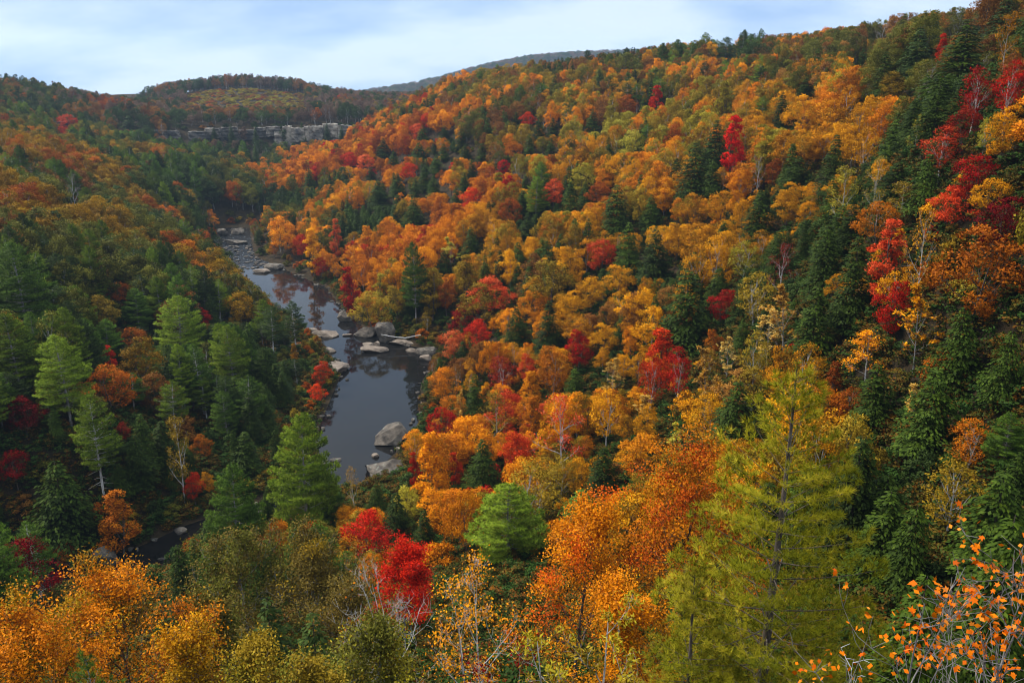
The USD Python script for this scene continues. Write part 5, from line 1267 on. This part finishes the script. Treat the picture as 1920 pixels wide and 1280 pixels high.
near('poplar_tree', 'gold tinged bushy tree under the golden oak', 'poplar tree', 330, 1200, 42, wooded(6.5, 'ochre', GREYBARK, per=16, size=0.16, mix=('gold', 0.4), limbs=11), 18)
near('bare_tree', 'bare pale grey tree with several stems in the lower middle', 'bare tree', 765, 1078, 43, wooded(7.5, 'rust', PALEBARK, per=3, share=0.10, stems=3, limbs=18, subs=7, twigs=5, r0=0.085, fork=0.22, tip_up=0.5), 19)
near('bare_tree', 'pale stemmed tree with a few orange leaves beside the bare one', 'bare tree', 895, 1060, 42, wooded(6.5, 'orange', PALEBARK, per=7, share=0.42, stems=2, limbs=16, subs=7, twigs=4, r0=0.085, fork=0.25, tip_up=0.5, size=0.16), 20)
near('pine_tree', 'big yellow-green pine in the right foreground', 'pine tree', 1505, 695, 28, needled(8.6, 'yellowpine', BARK, tuft=2.5, blades=17, nlen=0.28, nwid=0.019, ragged=0.22, clear=0.05), 21)
near('pine_tree', 'lower yellow-green pine left of the big one', 'pine tree', 1325, 1060, 27, needled(4.6, 'yellowpine', BARK, tuft=2.6, blades=20, nlen=0.22, nwid=0.014, ragged=0.15, clear=0.05), 22)
near('hemlock_tree', 'dark hemlock behind the near maple at the right edge', 'hemlock tree', 1905, 960, 44, fir(7.0, 'hemlock', 2.2, 0.34), 23)
near('hemlock_tree', 'dark hemlock low at the right behind the near maple', 'hemlock tree', 1740, 1075, 40, fir(6.5, 'hemlock', 2.2, 0.32), 24)
near('laurel_bush', 'grey branched bush with narrow yellow-green leaves at the bottom', 'bush', 1105, 1165, 22, wooded(5.2, 'olive', PALEBARK, per=9, size=0.19, aspect=0.3, radius=0.10, limbs=9, subs=6, twigs=3, r0=0.07, stems=3, mix=('ygreen', 0.5), tip_up=0.5), 25)
near('laurel_bush', 'dark red leaved bush under the bare grey trees', 'bush', 985, 1215, 30, wooded(3.6, 'crimson', GREYBARK, per=8, size=0.13, limbs=8, subs=5, twigs=3, r0=0.05, stems=3), 26)
near('thin_tree', 'bare grey branches with few orange leaves at the bottom edge', 'tree', 1400, 1225, 16, wooded(4.5, 'apricot', PALEBARK, per=1, share=0.14, size=0.17, radius=0.05, limbs=9, subs=5, twigs=3, r0=0.05, stems=2, tip_up=0.3), 27)


# the near maple: every leaf a part
def maple_leaf(size, rng):
    a = np.radians([-90, -38, -18, 8, 30, 62, 78, 90, 102, 118, 150, 172, 198, 218])
    r = np.array([0.30, 0.42, 0.62, 0.42, 0.95, 0.50, 0.62, 1.05, 0.62, 0.50, 0.95, 0.42, 0.62, 0.42]) * 0.5
    v = np.stack([np.cos(a) * r, np.sin(a) * r, -0.35 * r ** 2 + rng.normal(0, 0.02, len(a))], 1)
    v = np.vstack([[0, 0, 0.02], v]) * size
    n = len(a)
    return v, np.array([[0, 1 + i, 1 + (i + 1) % n] for i in range(n)])


def near_maple(w, count, stems=3, small=170):
    def build(h, seed):
        rng = np.random.default_rng(seed)
        tr, li, tips, dirs = skeleton(rng, h, w, 0.42, 19, 5, 4, 0.055, stems=stems, tip_up=0.30)
        out = [('trunk', tr, TWIG)] + [('limb', m, TWIG) for m in li]
        big = tips[(noise(tips / 1.1, seed) > 0.30) & (tips[:, 2] > h - 4.6)]
        for k in range(count):
            q = big[rng.integers(len(big))]
            v, f = maple_leaf(rng.uniform(0.14, 0.21), rng)
            nz = unit(rng.normal(0, 0.5, 3) + [0, -0.5, 0.8])
            ax = unit(np.cross(nz, rng.normal(0, 1, 3)))
            M = np.stack([ax, np.cross(nz, ax), nz])
            vv = v @ M + q + rng.normal(0, 0.09, 3)
            nn = np.tile(nz, (len(vv), 1))
            t = np.tile(rng.random(3), (len(vv), 1))
            out.append(('leaf', (vv, f, nn, t), MAT['apricot']))
        tip2 = big[rng.integers(len(big), size=small)]
        out.append(('small_leaves', leaf_clusters(rng, tip2, np.tile([0, -0.3, 0.6], (small, 1)), 3, 0.16, 0.13, 0.75), MAT['apricot']))
        return out
    return build


near('maple_tree', 'near pale limbed maple with large orange leaves at the lower right', 'maple tree', 1790, 955, 17, near_maple(7.0, 298), 31)
near('maple_tree', 'leaning near maple with orange leaves in the bottom right corner', 'maple tree', 1950, 1080, 15, near_maple(4.6, 120, 2, 30), 32)

# ------------------------------------------------------------------ air
if HAZE > 0:
    HM = usdkit.material(stage, '/World/Looks/haze', {'v': ('principled_volume', {'color': (0.62, 0.80, 1.0), 'density': HAZE, 'anisotropy': 0.3})}, volume='v.volume')
    hb = trimesh.creation.box([9000, 6600, 1000])
    tag(put_mesh('/World/haze', hb.vertices + [0, 2100, -240], hb.faces, HM), 'thin blue autumn haze filling the gorge', None, None, 'stuff')
